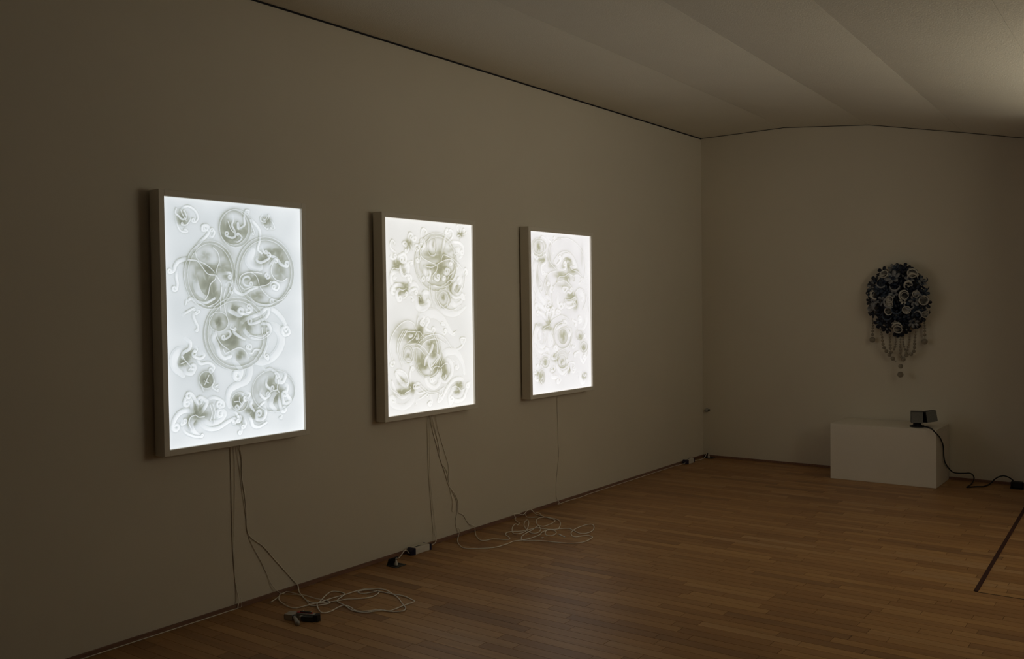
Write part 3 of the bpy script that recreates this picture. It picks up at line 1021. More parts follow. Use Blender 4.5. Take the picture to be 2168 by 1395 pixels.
            Tl[:] = Tl*(1-m_)+m_*core*(keep*np.minimum(Tl/0.76, 1.05)+(1-keep))
            hl[:] = np.maximum(hl*(1-0.5*m_), (2.0+np.minimum(hw*0.35, 5.0))*np.sqrt(np.clip(1-s_**2, 0, 1)))
            ol[s_ < 1.25] = mid_
    for _ in range(1):                                   # the clay is smoothed by hand
        Tp = np.pad(T, 1, 'edge'); T = 0.64*T+0.09*(Tp[:-2, 1:-1]+Tp[2:, 1:-1]+Tp[1:-1, :-2]+Tp[1:-1, 2:])
    return X/1000, Y/1000, hgt/1000, T, own, mid

def rimlight(k, X, Y, T):
    """the lamp tubes sit along the rim, so the rim of the panel passes more light"""
    W_, H_ = X.max(), Y.max(); f = 1.0 if W_ < 10 else 1000.0
    ed = np.minimum(np.minimum(X, W_-X), np.minimum(Y, H_-Y))/f
    T = T*(0.97+0.10*np.exp(-ed/0.06)+0.10*np.exp(-Y/f/0.18)+0.07*np.exp(-(W_-X)/f/0.2))
    return np.where(ed < 0.006, T*0.82, T)
# light passed by the clay, painted shading included: (transmittance, colour)
RAMPS = [
 [(0.0, (0.09, 0.105, 0.075)), (0.35, (0.28, 0.31, 0.26)), (0.74, (0.61, 0.66, 0.69)), (1.0, (0.90, 0.94, 0.97))],
 [(0.0, (0.13, 0.13, 0.06)), (0.35, (0.34, 0.34, 0.23)), (0.74, (0.73, 0.73, 0.71)), (1.0, (0.93, 0.93, 0.92))],
 [(0.0, (0.17, 0.17, 0.09)), (0.35, (0.40, 0.40, 0.29)), (0.74, (0.765, 0.755, 0.765)), (1.0, (0.94, 0.94, 0.95))],
]
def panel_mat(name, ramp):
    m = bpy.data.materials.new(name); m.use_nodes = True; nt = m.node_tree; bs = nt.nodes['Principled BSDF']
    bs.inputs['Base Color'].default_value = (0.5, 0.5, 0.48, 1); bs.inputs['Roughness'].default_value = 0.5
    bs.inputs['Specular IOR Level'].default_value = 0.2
    at = nt.nodes.new('ShaderNodeAttribute'); at.attribute_name = 'transmit_shade'
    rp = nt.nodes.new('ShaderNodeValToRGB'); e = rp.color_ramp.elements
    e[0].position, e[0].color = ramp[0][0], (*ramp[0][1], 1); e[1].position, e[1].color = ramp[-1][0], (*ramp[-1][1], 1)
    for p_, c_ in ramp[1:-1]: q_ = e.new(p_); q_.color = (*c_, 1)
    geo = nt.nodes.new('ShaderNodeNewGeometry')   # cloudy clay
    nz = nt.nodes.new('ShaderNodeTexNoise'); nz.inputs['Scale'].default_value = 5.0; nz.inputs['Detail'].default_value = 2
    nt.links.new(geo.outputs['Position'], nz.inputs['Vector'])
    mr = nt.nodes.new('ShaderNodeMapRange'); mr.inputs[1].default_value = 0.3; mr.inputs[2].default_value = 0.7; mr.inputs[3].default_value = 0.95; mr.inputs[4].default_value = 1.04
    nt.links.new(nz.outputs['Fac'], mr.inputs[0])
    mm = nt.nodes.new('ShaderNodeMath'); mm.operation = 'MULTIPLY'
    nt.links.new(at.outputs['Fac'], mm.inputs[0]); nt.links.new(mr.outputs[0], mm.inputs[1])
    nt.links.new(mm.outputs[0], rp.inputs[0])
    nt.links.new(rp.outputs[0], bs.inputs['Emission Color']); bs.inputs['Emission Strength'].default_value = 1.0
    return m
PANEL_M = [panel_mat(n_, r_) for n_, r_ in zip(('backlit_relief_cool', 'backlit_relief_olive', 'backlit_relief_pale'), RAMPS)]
BOX_LABEL = ["white framed light box with bluish glowing swirl relief, above the small hand tool",
             "white framed light box with olive-tinted swirl relief, above the transformer and floor socket",
             "white framed light box next to the room corner, pale swirl relief, single cord below"]

def grid_mesh(name, X, Y, Z, T, sel, mat_, parent, org):
    ny, nx = X.shape
    J, I = np.nonzero(sel)
    a = J*nx+I; quad = np.stack([a, a+1, a+1+nx, a+nx], 1)
    used, inv = np.unique(quad, return_inverse=True); inv = inv.reshape(-1, 4)
    co = np.stack([org[0]+X.ravel()[used], org[1]-Z.ravel()[used], org[2]+Y.ravel()[used]], 1).astype(np.float32)
    me = bpy.data.meshes.new(name); nq = len(inv)
    me.vertices.add(len(used)); me.vertices.foreach_set('co', co.ravel())
    me.loops.add(nq*4); me.loops.foreach_set('vertex_index', inv.ravel().astype(np.int32))
    me.polygons.add(nq); me.polygons.foreach_set('loop_start', (np.arange(nq)*4).astype(np.int32))
    me.update(calc_edges=True); me.polygons.foreach_set('use_smooth', np.ones(nq, bool))
    at = me.attributes.new('transmit_shade', 'FLOAT', 'POINT'); at.data.foreach_set('value', T.ravel()[used].astype(np.float32))
    me.materials.append(mat_)
    return link(bpy.data.objects.new(name, me), parent)

for k in range(3):
    x0 = BX[k]; root = empty('light_box', (x0+BW/2, 0, BZ), BOX_LABEL[k], 'light box', 'backlit relief boxes on the wall')
    ox = -BW/2; yb, yf = -BACK, -DEP
    MB().box((ox+0.10, -0.0005, 0.10), (ox+BW-0.10, yb, BH-0.10)).build('hanging_batten', M_gap, root)
    MB().box((ox+0.006, yb-0.008, 0.006), (ox+BW-0.006, yb-0.0005, BH-0.006)).build('back_board', M_frame, root)
    b = BRD
    MB().box((ox, yf, 0), (ox+b, yb, BH), ch=0.0015).build('frame_rail', M_frame, root)
    MB().box((ox+BW-b, yf, 0), (ox+BW, yb, BH), ch=0.0015).build('frame_rail', M_frame, root)
    MB().box((ox+b, yf, 0), (ox+BW-b, yb, b), ch=0.0015).build('frame_rail', M_frame, root)
    MB().box((ox+b, yf, BH-b), (ox+BW-b, yb, BH), ch=0.0015).build('frame_rail', M_frame, root)
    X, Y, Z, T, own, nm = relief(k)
    T = rimlight(k, X, Y, T)
    ed = np.minimum(np.minimum(X, PWID-X), np.minimum(Y, PHEI-Y))
    bev = 0.004*np.clip(1-ed/0.006, 0, 1)
    Z = Z-bev
    org = (ox+b-0.002, yf+0.013, b-0.002)
    fo = own[:-1, :-1]
    pieces = {}; fo = fo.copy()
    for mI in range(1, nm+1):                     # every connected piece of a motif is a relief of its own
        m_ = fo == mI; pieces[mI] = []; tot = m_.sum()
        jj, ii = np.nonzero(m_); lab = {}
        if tot == 0: continue
        todo = set(zip(jj.tolist(), ii.tolist()))
        while todo:
            s0 = todo.pop(); stack = [s0]; comp = [s0]
            while stack:
                j, i = stack.pop()
                for n_ in ((j+1, i), (j-1, i), (j, i+1), (j, i-1)):
                    if n_ in todo: todo.remove(n_); stack.append(n_); comp.append(n_)
            c_ = np.array(comp)
            if len(comp) < max(0.12*tot, 120): fo[c_[:, 0], c_[:, 1]] = 0
            else:
                sel = np.zeros(fo.shape, bool); sel[c_[:, 0], c_[:, 1]] = True; pieces[mI].append(sel)
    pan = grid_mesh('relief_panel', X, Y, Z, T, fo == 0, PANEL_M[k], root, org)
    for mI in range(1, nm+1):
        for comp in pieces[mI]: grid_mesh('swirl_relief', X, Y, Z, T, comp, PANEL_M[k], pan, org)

# ------------------------------------------------------------------ plinth, speaker
PX0, PX1, PY0, PY1, PH = 8.412, XB-0.0135, -2.346, -1.462, 0.493
pl = MB().box((PX0, PY0, 0), (PX1, PY1, PH), ch=0.002).build('plinth', M_plinth)
tag(pl, 'low white rectangular plinth standing against the far wall under the blue sculpture', 'plinth')
b = on(2, PH, 1942, 903.5)
sp = empty('loudspeaker', (b.x, b.y, PH), 'small grey twin-cube loudspeaker on black round base on top of the plinth', 'speaker')
MB().lathe([(0.062,0), (0.064,0.004), (0.060,0.009), (0.040,0.015), (0.033,0.022), (0.033,0.034), (0.0,0.034)], 28).build('base', M_black, sp)
vdir = Vector((CAM.x-b.x, CAM.y-b.y, 0)).normalized()
yaw0 = math.atan2(vdir.y, vdir.x)                    # front of the first cube
def cube(name, cx, cy, cz, s, rz, tilt, roll=0.0):
    R_ = Matrix.Translation((cx, cy, cz)) @ Matrix.Rotation(rz, 4, 'Z') @ Matrix.Rotation(tilt, 4, 'Y') @ Matrix.Rotation(roll, 4, 'X')
    h = s/2
    c = MB().box((-h, -h, -h), (h-0.006, h, h), R_, ch=0.004).build(name, M_black, sp)
    MB().box((h-0.006, -h+0.002, -h+0.002), (h, h-0.002, h-0.002), R_, ch=0.002).build('grille', M_grey, c)
    return c
side = Vector((-vdir.y, vdir.x, 0))                  # to the viewer's right
p1 = -side*0.004 if False else Vector((0, 0, 0))
MB().box((-0.012, -0.03, 0.0), (0.012, 0.03, 0.012), Matrix.Translation((0, 0, 0.032)) @ Matrix.Rotation(yaw0, 4, 'Z')).build('swivel_neck', M_black, sp)
c1 = cube('speaker_cube', -side.x*0.003, -side.y*0.003, 0.034+0.051, 0.098, yaw0+0.05, 0.0)
c2 = cube('speaker_cube', side.x*0.093-vdir.x*0.030, side.y*0.093-vdir.y*0.030, 0.034+0.056, 0.096, yaw0+0.50, -0.10, 0.12)

# ------------------------------------------------------------------ cords
def cord(name, pts, rad, material, label, cat, group=None, sub=6, n=6):
    o = MB().tube(spline(pts, sub), rad, n).build(name, material)
    return tag(o, label, cat, group)
RC = 0.0031
def Fz(px, py, z=RC): return on(2, z, px, py)
def Wy(px, py, y=-0.004): return on(1, y, px, py)
def crop(ox, oy, s, txt, fn):
    n = [float(t) for t in txt.split()]
    return [fn(ox+n[i]/s, oy+n[i+1]/s) for i in range(0, len(n), 2)]
def clampfloor(pts, r=RC):                            # keep clear of the wall and its strip
    out = []
    for i, p in enumerate(pts):
        p = Vector(p)
        if p.z < 0.03: p.y = min(p.y, -0.013-r)
        out.append(p)
    return out
rw = random.Random(11)
def lift(pts, a=0.0035):                              # loops ride over one another
    return [Vector((p.x, p.y, p.z+a*(0.5+0.5*math.sin(i*1.7)))) for i, p in enumerate(pts)]
# -- first box
def bottom(px, k): return on(1, -0.045, px, 0)       # x of a cord leaving the underside
def under(k, px, py, y=-0.03):
    p = on(1, y, px, py); return Vector((p.x, y, BZ-0.0005))
def wallrun(k, o, s, txt, ystart=-0.006):
    P = crop(o[0], o[1], s, txt, Wy)
    P[0] = Vector((P[0].x, -0.012, BZ-0.001)); return P
a1 = wallrun(0, (450, 930), 3.773, "140 70 144 110 150 350 155 600 165 900 185 1150 198 1290")
sk = crop(0, 1100, 3.613, "1808 676 1740 695 1640 725 1540 755 1420 790 1250 845 1080 890 900 940 700 1000 560 1050 460 1085", lambda x, y: Fz(x, y))
end = sk[-1]; sk += [Vector((1.2, -0.022, RC)), Vector((0.2, -0.02, RC))]
cord('power_cord', a1[:-1]+[Vector((a1[-1].x, -0.016, 0.05))]+clampfloor([Vector((a1[-1].x-0.01, -0.02, 0.012))]+sk), 0.0027, M_cord,
     'white cord dropping from the bluish light box and following the baseboard away from the others', 'cord', sub=5)
a2 = [Vector((p.x+0.014+0.010*math.sin(i), p.y-0.001, p.z)) for i, p in enumerate(a1)]
a2[0].z = BZ-0.001
cord('power_cord', a2[:-1]+[Vector((a2[-1].x, -0.022, 0.045))]+clampfloor([Vector((p.x+0.004, p.y-0.010+0.004*math.sin(2*i), p.z)) for i, p in enumerate([Vector((a1[-1].x, -0.022, 0.012))]+sk)]), 0.0015, M_cord,
     'thinner white cord running beside the first one under the bluish light box', 'cord', sub=5)
# long cord that ends in the loose coil beside the hand tool
w1 = wallrun(0, (450, 930), 3.773, "205 76 232 150 235 300 258 450 270 600 288 760 400 850 480 940 560 1030 640 1120 668 1165")
f1 = lift(crop(560, 1220, 6.376, "465 205 500 262 560 320 650 355 740 360 800 340 900 300 1080 250 1260 200 1400 175 1540 170 1640 190 1720 240 1800 290 1870 380 1905 430 1880 470 1780 480 1680 475 1540 460 1400 475 1250 470 1160 420 1080 400 1000 420 900 470 800 500 740 470 710 380 760 330 820 270 900 215 1000 208 1080 235 1060 270 1000 310 980 335 1030 370 1100 410 1180 460 1340 490 1480 480 1600 465 1700 465 1880 395 2000 360 2025 340 1980 310 1880 270 1720 245 1620 220 1500 195 1380 190 1260 215 1320 235 1460 215 1540 205 1530 240 1440 280 1280 305 1120 318 980 335 860 350 740 365 620 390 500 415 400 430 300 405 200 330 150 230 160 205 240 200 360 222 450 240 560 265 700 310 820 325 880 345 860 375 760 395 640 400 600 370", Fz))
w1[-1] = Vector((w1[-1].x, -0.016, max(w1[-1].z, 0.026)))
cord('signal_cord', w1+clampfloor(f1), RC, M_cord, 'long white cord from the bluish light box in loose loops beside the hand tool', 'cord')
w2 = wallrun(0, (450, 930), 3.773, "190 72 215 230 240 430 265 600 285 760 330 870 390 980 440 1090 475 1175")
w2[-1] = Vector((w2[-1].x, -0.012, max(w2[-1].z, 0.05)))
f2 = lift(crop(560, 1220, 6.376, "130 215 160 232 250 240 350 243 470 255 540 300 600 372", Fz), 0.002)
cord('signal_cord', w2+clampfloor(f2), 0.0018, M_cord, 'short thin white cord from the bluish light box ending at the edge of the coil', 'cord')
f3 = clampfloor(crop(560, 1220, 6.376, "195 272 145 310 85 348", Fz))
cord('cord_offcut', f3, 0.003, M_cord, 'short straight white cord offcut at the baseboard beside the coil', 'offcut')
# -- second box
b1 = [Wy(*q) for q in ((904, 880), (905.5, 930), (907.5, 1000), (912, 1060), (916, 1110), (918, 1140))]
b1[0] = Vector((b1[0].x, -0.012, BZ-0.001))
TX0, TX1, TY, TW, TH = 4.395, 4.600, -0.055, 0.058, 0.042     # transformer footprint
cord('power_cord', b1[:-1]+[Vector((b1[-1].x, -0.018, 0.06)), Vector((b1[-1].x-0.01, -0.03, 0.02)), Vector((TX1+0.02, TY+0.005, 0.018)), Vector((TX1-0.004, TY, 0.020))], 0.0024, M_cord,
     'white cord hanging from the olive light box straight down into the transformer below', 'cord')
b1b = [Vector((p.x+0.016+0.006*math.sin(2*i), p.y-0.001, p.z)) for i, p in enumerate(b1)]
cord('power_cord', b1b[:-1]+[Vector((b1b[-1].x, -0.02, 0.06)), Vector((b1b[-1].x-0.02, -0.034, 0.03)), Vector((TX1+0.02, TY-0.012, 0.026)), Vector((TX1-0.004, TY-0.012, 0.026))], 0.0014, M_cord,
     'hair-thin twin cord hanging beside the transformer cord under the olive light box', 'cord')
cA = wallrun(1, (870, 860), 4.36, "168 95 200 220 240 370 265 470 310 600 350 730 400 800 435 880 440 980 480 1000 530 1080 565 1140")
cA[-1] = Vector((cA[-1].x, -0.02, max(cA[-1].z, 0.045)))
fA = crop(800, 1060, 4.517, "905 285 940 340 980 378 1030 380 1100 370 1175 374", Fz)
gA = crop(1060, 1070, 10.324, "0 745 100 755 180 755 195 715 110 640 130 600 240 580 400 570 540 550 680 520 820 500 960 515 1150 525 1350 515 1500 515 1600 550 1700 605 1820 625 1950 590 2030 520 2035 450 1980 420 1850 430 1700 480 1600 540 1540 610 1570 670 1640 690 1760 680 1900 665 1990 680 2000 710 1900 775 1750 815 1500 828 1200 810 850 780 520 765 455 740 470 680 560 610 680 540 820 450 900 465 980 450 1100 400 1190 350 1150 310 1050 275 920 240 850 180 790 160 760 165", Fz)
cord('signal_cord', cA+clampfloor(lift(fA+gA)), RC, M_cord, 'long white cord from the olive light box spread in wide loops on the floor', 'cord')
cB = wallrun(1, (870, 860), 4.36, "178 98 250 330 275 500 330 600 355 720 420 870 428 970 412 1060 420 1120 434 1160")
cB[-1] = Vector((cB[-1].x, -0.02, max(cB[-1].z, 0.05)))
fB = crop(800, 1060, 4.517, "765 340 762 390 790 435 840 455 960 460 1080 455 1170 435", Fz)
gB = crop(1060, 1070, 10.324, "0 885 150 845 280 790 450 760 600 735 760 690 860 640 900 585 980 560 1100 540 1190 560 1215 600 1170 650 1080 670 1000 650 975 600 1010 550 1080 535 1240 520 1300 440 1300 370 1240 310 1130 280 980 265 850 280 800 300 780 340 790 400 830 450 870 510 860 560 800 610 700 610 600 570 540 500 510 430 540 340 590 320 615 380 600 470 560 550 480 600 380 630 290 620 250 560 260 480 310 420 350 410 370 430 405 395 370 370 310 300 290 262", Fz)
gB += [Vector(p) for p in (Wy(1060+287/10.324, 1070+205/10.324, -0.02), Wy(1060+400/10.324, 1070+186/10.324, -0.02))]
gB += crop(1060, 1070, 10.324, "500 200", lambda x, y: on(1, -0.022, x, y))+crop(1060, 1070, 10.324, "600 95 680 110", lambda x, y: on(1, -0.03, x, y))+crop(1060, 1070, 10.324, "740 168 800 205 900 235 960 262", Fz)
cord('signal_cord', cB+clampfloor(lift(fB+gB)), RC, M_cord, 'second long white cord tangled in small rings, its tail up against the baseboard', 'cord')
cC = wallrun(1, (870, 860), 4.36, "215 110 260 250 310 420 345 540 348 640 352 700 364 790 385 880 380 965 392 975")
cord('signal_cord', cC, 0.002, M_cord, 'thin white cord under the olive light box with its end hanging free', 'cord')
st = clampfloor(lift(crop(1060, 1070, 10.324, "800 255 720 262 600 260 560 240 520 195", Fz), .001))
cord('cord_offcut', st, 0.003, M_cord, 'small white cord piece curled at the baseboard end of the wide loops', 'offcut')
# -- third box
d1 = crop(1130, 830, 5.58, "275 40 278 200 288 380 290 600 297 720 285 880 270 1020 268 1180 272 1290", Wy)
d1[0] = Vector((d1[0].x, -0.012, BZ-0.001)); d1[-1].z = 0.05
d2 = crop(1130, 830, 5.58, "290 1325 400 1283 560 1238 650 1195 720 1178 800 1137 890 1106", Fz)+[Fz(1330, 1014.5), Fz(1370, 1002), Fz(1400, 992), Fz(1425, 985)]
T2 = on(2, 0, 1449, 982.5)
U0, U1, UY = 8.375, 8.565, -0.052
cord('power_cord', d1+clampfloor([Vector((d1[-1].x+0.01, -0.02, 0.012))]+d2+[Vector((U0-0.10, -0.03, 0.005)), Vector((U0-0.03, UY-0.01, 0.014)), Vector((U0+0.004, UY-0.005, 0.018))]), 0.0025, M_cord,
     'single white cord from the third light box trailing along the baseboard towards the corner', 'cord')
# ------------------------------------------------------------------ transformers
def transformer(xa, xb, yc, w_, h_, label, grp):
    t = empty('transformer', ((xa+xb)/2, yc, 0), label, 'transformer', grp)
    L = (xb-xa)/2; e = 0.034
    MB().box((-L+e, -w_/2, 0), (L-e, w_/2, h_), ch=0.003).build('housing', M_white, t)
    MB().box((-L+e+0.012, -0.006, h_), (L-e-0.052, 0.004, h_+0.0006)).build('type_label', M_gap, t)
    for s_ in (-1, 1):                                # sloped blue end caps
        xi, xo = s_*(L-e), s_*L; x_m = s_*(L-0.020)
        wi, wo = w_/2+0.001, w_/2-0.014
        pts = [(xi, -wi), (x_m, -wi), (xo, -wo), (xo, wo), (x_m, wi), (xi, wi)]
        if s_ < 0: pts = pts[::-1]
        vs_ = [(x, y, 0) for x, y in pts]+[(x, y, h_+0.001 if abs(x) < L-0.021 else (h_-0.002 if abs(x) < L-0.001 else h_*0.62)) for x, y in pts]
        n = 6
        fs_ = [tuple(range(n))[::-1], tuple(range(n, 2*n))]+[(i, (i+1) % n, n+(i+1) % n, n+i) for i in range(n)]
        MB().add(vs_, fs_).build('end_cap', M_navy, t)
    return t
t1 = transformer(TX0, TX1, TY, TW, TH, 'white transformer with dark blue ends at the baseboard under the olive light box', 'lamp transformers at the baseboard')
t2 = transformer(U0, U1, UY, TW, TH, 'white transformer with dark blue ends at the baseboard next to the room corner', 'lamp transformers at the baseboard')
# ------------------------------------------------------------------ floor sockets
def socket(x0, x1, y0, y1, label, lean=0.35, lidh=0.52):
    cx, cy = (x0+x1)/2, (y0+y1)/2
    s = empty('floor_socket', (cx, cy, 0), label, 'floor socket', 'sockets let into the floor')
    hx, hy = (x1-x0)/2, (y1-y0)/2; f = 0.010
    MB().box((-hx, -hy, 0), (-hx+f, hy, 0.004)).box((hx-f, -hy, 0), (hx, hy, 0.004)).box((-hx+f, -hy, 0), (hx-f, -hy+f, 0.004)).box((-hx+f, hy-f, 0), (hx-f, hy, 0.004)).build('rim', M_socket, s)
    MB().box((-hx+f, -hy+f, 0), (hx-f, hy-f, 0.0015)).build('well', M_black, s)
    MB().lathe([(0.022,0.0015), (0.022,0.003), (0.018,0.003), (0.016,0.0018), (0.0,0.0018)], 20).build('outlet', M_socket, s)
    M_ = Matrix.Translation((0, hy-0.003, 0.004)) @ Matrix.Rotation(lean, 4, 'X')
    lid = MB().box((-hx+0.004, -0.003, 0.0), (hx-0.004, 0.003, 2*hy*lidh), M_, ch=0.0015).build('lid', M_black, s)
    MB().tube([(-hx+0.01, hy-0.002, 0.005), (hx-0.01, hy-0.002, 0.005)], 0.003, 8).build('hinge', M_socket, s)
    return s
q = on(2, 0, 839, 1197); socket(q.x-0.045, q.x+0.045, q.y-0.042, q.y+0.042, 'black floor socket with raised lid beside the transformer under the olive light box')
S1 = q
q = on(2, 0, 1500.5, 969.3); S2 = q
socket(q.x-0.038, q.x+0.038, q.y-0.055, q.y+0.045, 'black floor socket with raised lid in the room corner', 0.5, 0.42)
q = on(2, 0, 2154, 1034); S3 = Vector((q.x, q.y, 0))
socket(q.x-0.045, q.x+0.045, q.y-0.050, q.y+0.050, 'black floor socket by the far wall where the speaker cable ends', lean=0.2)
# plug leads
def lead(S, tgt, label, M_c, arch):
    e = empty('mains_lead', (S.x, S.y, 0.0025), label, 'plug lead')
    MB().lathe([(0.0115,0), (0.012,0.004), (0.0115,0.010), (0.007,0.022), (0.0045,0.032), (0.0,0.032)], 16).build('plug', M_c, e)
    pts = [Vector((0, 0, 0.029)), Vector((0.002, 0.002, 0.042))]+[Vector(p)-Vector((S.x, S.y, 0.0025)) for p in arch]+[Vector(tgt)-Vector((S.x, S.y, 0.0025))]
    MB().tube(spline(pts, 8), 0.0030, 8).build('flex', M_c, e)
    return e
lead(S1, (TX0+0.006, TY-0.004, 0.014), 'short white mains lead arching from the near floor socket to the transformer', M_white,
     [on(1, S1.y+0.01, 845, 1180.5), Vector((TX0-0.10, S1.y+0.035, 0.062)), Vector((TX0-0.045, TY-0.03, 0.042)), Vector((TX0-0.012, TY-0.010, 0.020))])
lead(S2, (U1-0.006, UY, 0.016), 'white mains lead from the corner floor socket to the far transformer', M_white,
     [Vector((S2.x-0.03, S2.y+0.005, 0.058)), Vector((S2.x-0.10, S2.y+0.005, 0.012)), Vector((U1+0.05, UY-0.01, 0.006)), Vector((U1+0.012, UY, 0.012))])
# ------------------------------------------------------------------ speaker cable
cc = (1880, 870, 7.75); rk = 0.0056
top = crop(*cc, "560 255 640 262 720 295", lambda x, y: on(2, PH+rk+0.001, x, y))
sidep = crop(*cc, "860 450 900 550 910 640 915 740 935 840 990 930", lambda x, y: on(1, PY0-0.012, x, y))
for i, p in enumerate(sidep): p.x = min(p.x, 8.86)
back = crop(*cc, "1060 1000 1140 1020 1250 1022 1340 1020 1390 1048", lambda x, y: on(0, 8.86, x, y))
gnd = crop(*cc, "1412 1095 1405 1135", lambda x, y: on(0, 8.85, x, y))
gnd += crop(*cc, "1375 1190 1330 1225 1292 1250 1340 1248 1450 1240 1550 1240", lambda x, y: on(2, rk+0.0005, x, y))
gnd += crop(2080, 980, 19.93, "150 960 270 905", lambda x, y: on(2, rk+0.0005, x, y))
arch = crop(2080, 980, 19.93, "400 810 520 690 680 590 860 545 1000 565 1150 630 1290 740 1400 860", lambda x, y: on(0, 8.845, x, y))
for p in gnd+arch: p.x = min(p.x, 8.86); p.z = max(p.z, rk)
edge = on(2, PH+rk+0.001, 1979, 911.5); edge.y = max(edge.y, PY0+0.004)
e2 = on(1, PY0-0.010, 1986, 921.5)
pts = [Vector((b.x, b.y, PH+0.012))+side*0.050]+top+[edge, e2]+sidep+back+gnd+arch
spc = empty('speaker_cable', (b.x, b.y, PH), 'black cable from the speaker looping down the plinth to the floor', 'cable')
off = Vector((b.x, b.y, PH))
MB().tube([p-off for p in spline(pts, 8)], rk, 8).build('flex', M_black, spc)
e3 = Vector((S3.x+0.0, S3.y, 0.0025))
MB().box((-0.022, -0.045, 0), (0.03, 0.05, 0.055), Matrix.Translation(e3-off), ch=0.008).build('plug', M_black, spc)
# ------------------------------------------------------------------ wall knob in the corner
kp = on(0, XB, 1490, 867.5)
kn = empty('wall_fitting', (XB, -0.045, kp.z), 'small round grey fitting low on the far wall in the room corner', 'wall fitting')
MB().lathe([(0.020,0), (0.020,0.004), (0.012,0.006), (0.010,0.018), (0.017,0.024), (0.016,0.034), (0.0,0.038)], 18, Matrix.Rotation(-math.pi/2, 4, 'Y')).build('knob', M_metal, kn)
MB().box((-0.016, -0.034, -0.004), (0, -0.018, 0.010), ch=0.002).build('bracket', M_socket, kn)
# ------------------------------------------------------------------ scraps
for (pa_, pb_, w_, lab) in (((1183.5, 1131.5), (1196, 1137.5), 0.010, 'thin white plastic strip lying on the floor inside the wide cord loops'),
                            ((1145.5, 1139.8), (1150.5, 1138.4), 0.016, 'tiny white plastic scrap on the floor beside the thin strip')):
    A, B = on(2, 0, *pa_), on(2, 0, *pb_); d = (B-A); L = d.length; a = math.atan2(d.y, d.x)
    o = MB().box((0, -w_/2, 0.0003), (L, w_/2, 0.004), Matrix.Translation(A) @ Matrix.Rotation(a, 4, 'Z'), ch=0.001).build('plastic_scrap', M_white)
    tag(o, lab, 'scrap')
# ------------------------------------------------------------------ hand tool (stapler lying on its side)
A, B = on(2, 0, 607, 1309), on(2, 0, 679, 1314)
d = (B-A).normalized(); a = math.atan2(d.y, d.x); L = (B-A).length
tool = empty('hand_tool', (A.x, A.y, 0), 'grey metal hand stapler with red and black top lying on the floor near the coil', 'stapler', rz=a)
k = L/0.20
def P2(pts): return [(x*k, y*k) for x, y in pts]
def slab(name, pts, z0, z1, m, parent=tool): return MB().prism(P2(pts), 2, z0, z1).build(name, m, parent)
# local axes: x along the tool, y away from the viewer
slab('head', [(0.0, -0.024), (0.046, -0.030), (0.056, -0.012), (0.060, 0.020), (0.035, 0.034), (0.004, 0.026)], 0.001, 0.030, M_metal)
slab('nose_plate', [(-0.004, -0.022), (0.0, -0.024), (0.004, 0.026), (-0.001, 0.024)], 0.003, 0.028, M_socket)
body = slab('body', [(0.056, 0.000), (0.110, -0.004), (0.168, -0.010), (0.172, 0.010), (0.150, 0.024), (0.060, 0.032)], 0.004, 0.032, M_metal)
slab('red_plate', [(0.056, 0.006), (0.150, 0.000), (0.152, 0.014), (0.140, 0.020), (0.064, 0.028)], 0.0322, 0.0345, M_red, body)
slab('black_plate', [(0.076, 0.007), (0.142, 0.003), (0.143, 0.013), (0.135, 0.017), (0.080, 0.024)], 0.0346, 0.038, M_black, body)
for x, y in ((0.090, 0.019), (0.140, 0.011)):
    MB().lathe([(0.0035, 0.038), (0.0035, 0.040), (0.002, 0.0415), (0, 0.0415)], 12, Matrix.Translation((x*k, y*k, 0))).build('rivet', M_white, body)
slab('grip', [(0.100, -0.030), (0.140, -0.036), (0.172, -0.030), (0.174, -0.012), (0.120, -0.008), (0.104, -0.014)], 0.003, 0.026, M_socket)
slab('web', [(0.086, -0.024), (0.094, -0.026), (0.102, -0.004), (0.090, -0.002)], 0.006, 0.024, M_metal)
slab('end_cap', [(0.170, -0.032), (0.192, -0.026), (0.200, -0.002), (0.192, 0.014), (0.170, 0.012)], 0.001, 0.034, M_black)
lv = [Vector((0.054*k, -0.022*k, 0.018)), Vector((0.075*k, -0.046*k, 0.016)), Vector((0.100*k, -0.078*k, 0.013)), Vector((0.116*k, -0.100*k, 0.0125))]
MB().tube(spline(lv, 4), [0.008]*5+[0.011]*5+[0.012]*3, 10).build('lever', M_metal, tool)
MB().ball((0.054*k, -0.022*k, 0.018), 0.0105, 12, 8).build('pivot', M_socket, tool)

# ------------------------------------------------------------------ ceramic wall sculpture
M_c = [mat('navy_glaze', (0.012, 0.018, 0.040), 0.30, 0.5, noise=(40, 0.2, (1,1,1))), mat('slate_blue_glaze', (0.040, 0.062, 0.105), 0.35, 0.5, noise=(40, 0.25, (1,1,1))),
       mat('pale_grey_glaze', (0.27, 0.28, 0.30), 0.35, 0.5, noise=(40, 0.15, (1,1,1))), mat('white_glaze', (0.55, 0.53, 0.48), 0.3, 0.5, noise=(40, 0.08, (1,1,1)))]
M_bead = mat('grey_beige_bead', (0.30, 0.26, 0.20), 0.45, 0.4, noise=(60, 0.2, (1,1,1)))
M_string = mat('brown_string', (0.10, 0.07, 0.045), 0.8, 0.1, noise=(60, 0.2, (1,1,1)))
SC0 = on(0, XB-0.10, 1903, 636)
sc = empty('wall_sculpture', (XB, SC0.y, SC0.z), 'dark blue and white ceramic flower relief with hanging bead strings on the far wall', 'sculpture')
def sl(cx, cy, dep=0.10):                             # crop px -> local point at a depth in front of the wall
    p = on(0, XB-dep, 1800+cx/5.165, 540+cy/5.165)
    return Vector((-dep, p.y-SC0.y, p.z-SC0.z))
mm = (XB-0.10-CAM.x)/0.805/FPX*1.0/5.165*0.93         # metres per crop px
mm = (on(0, XB-0.1, 1904, 600)-on(0, XB-0.1, 1904, 601)).length/5.165
ox_, oy_ = 520, 485
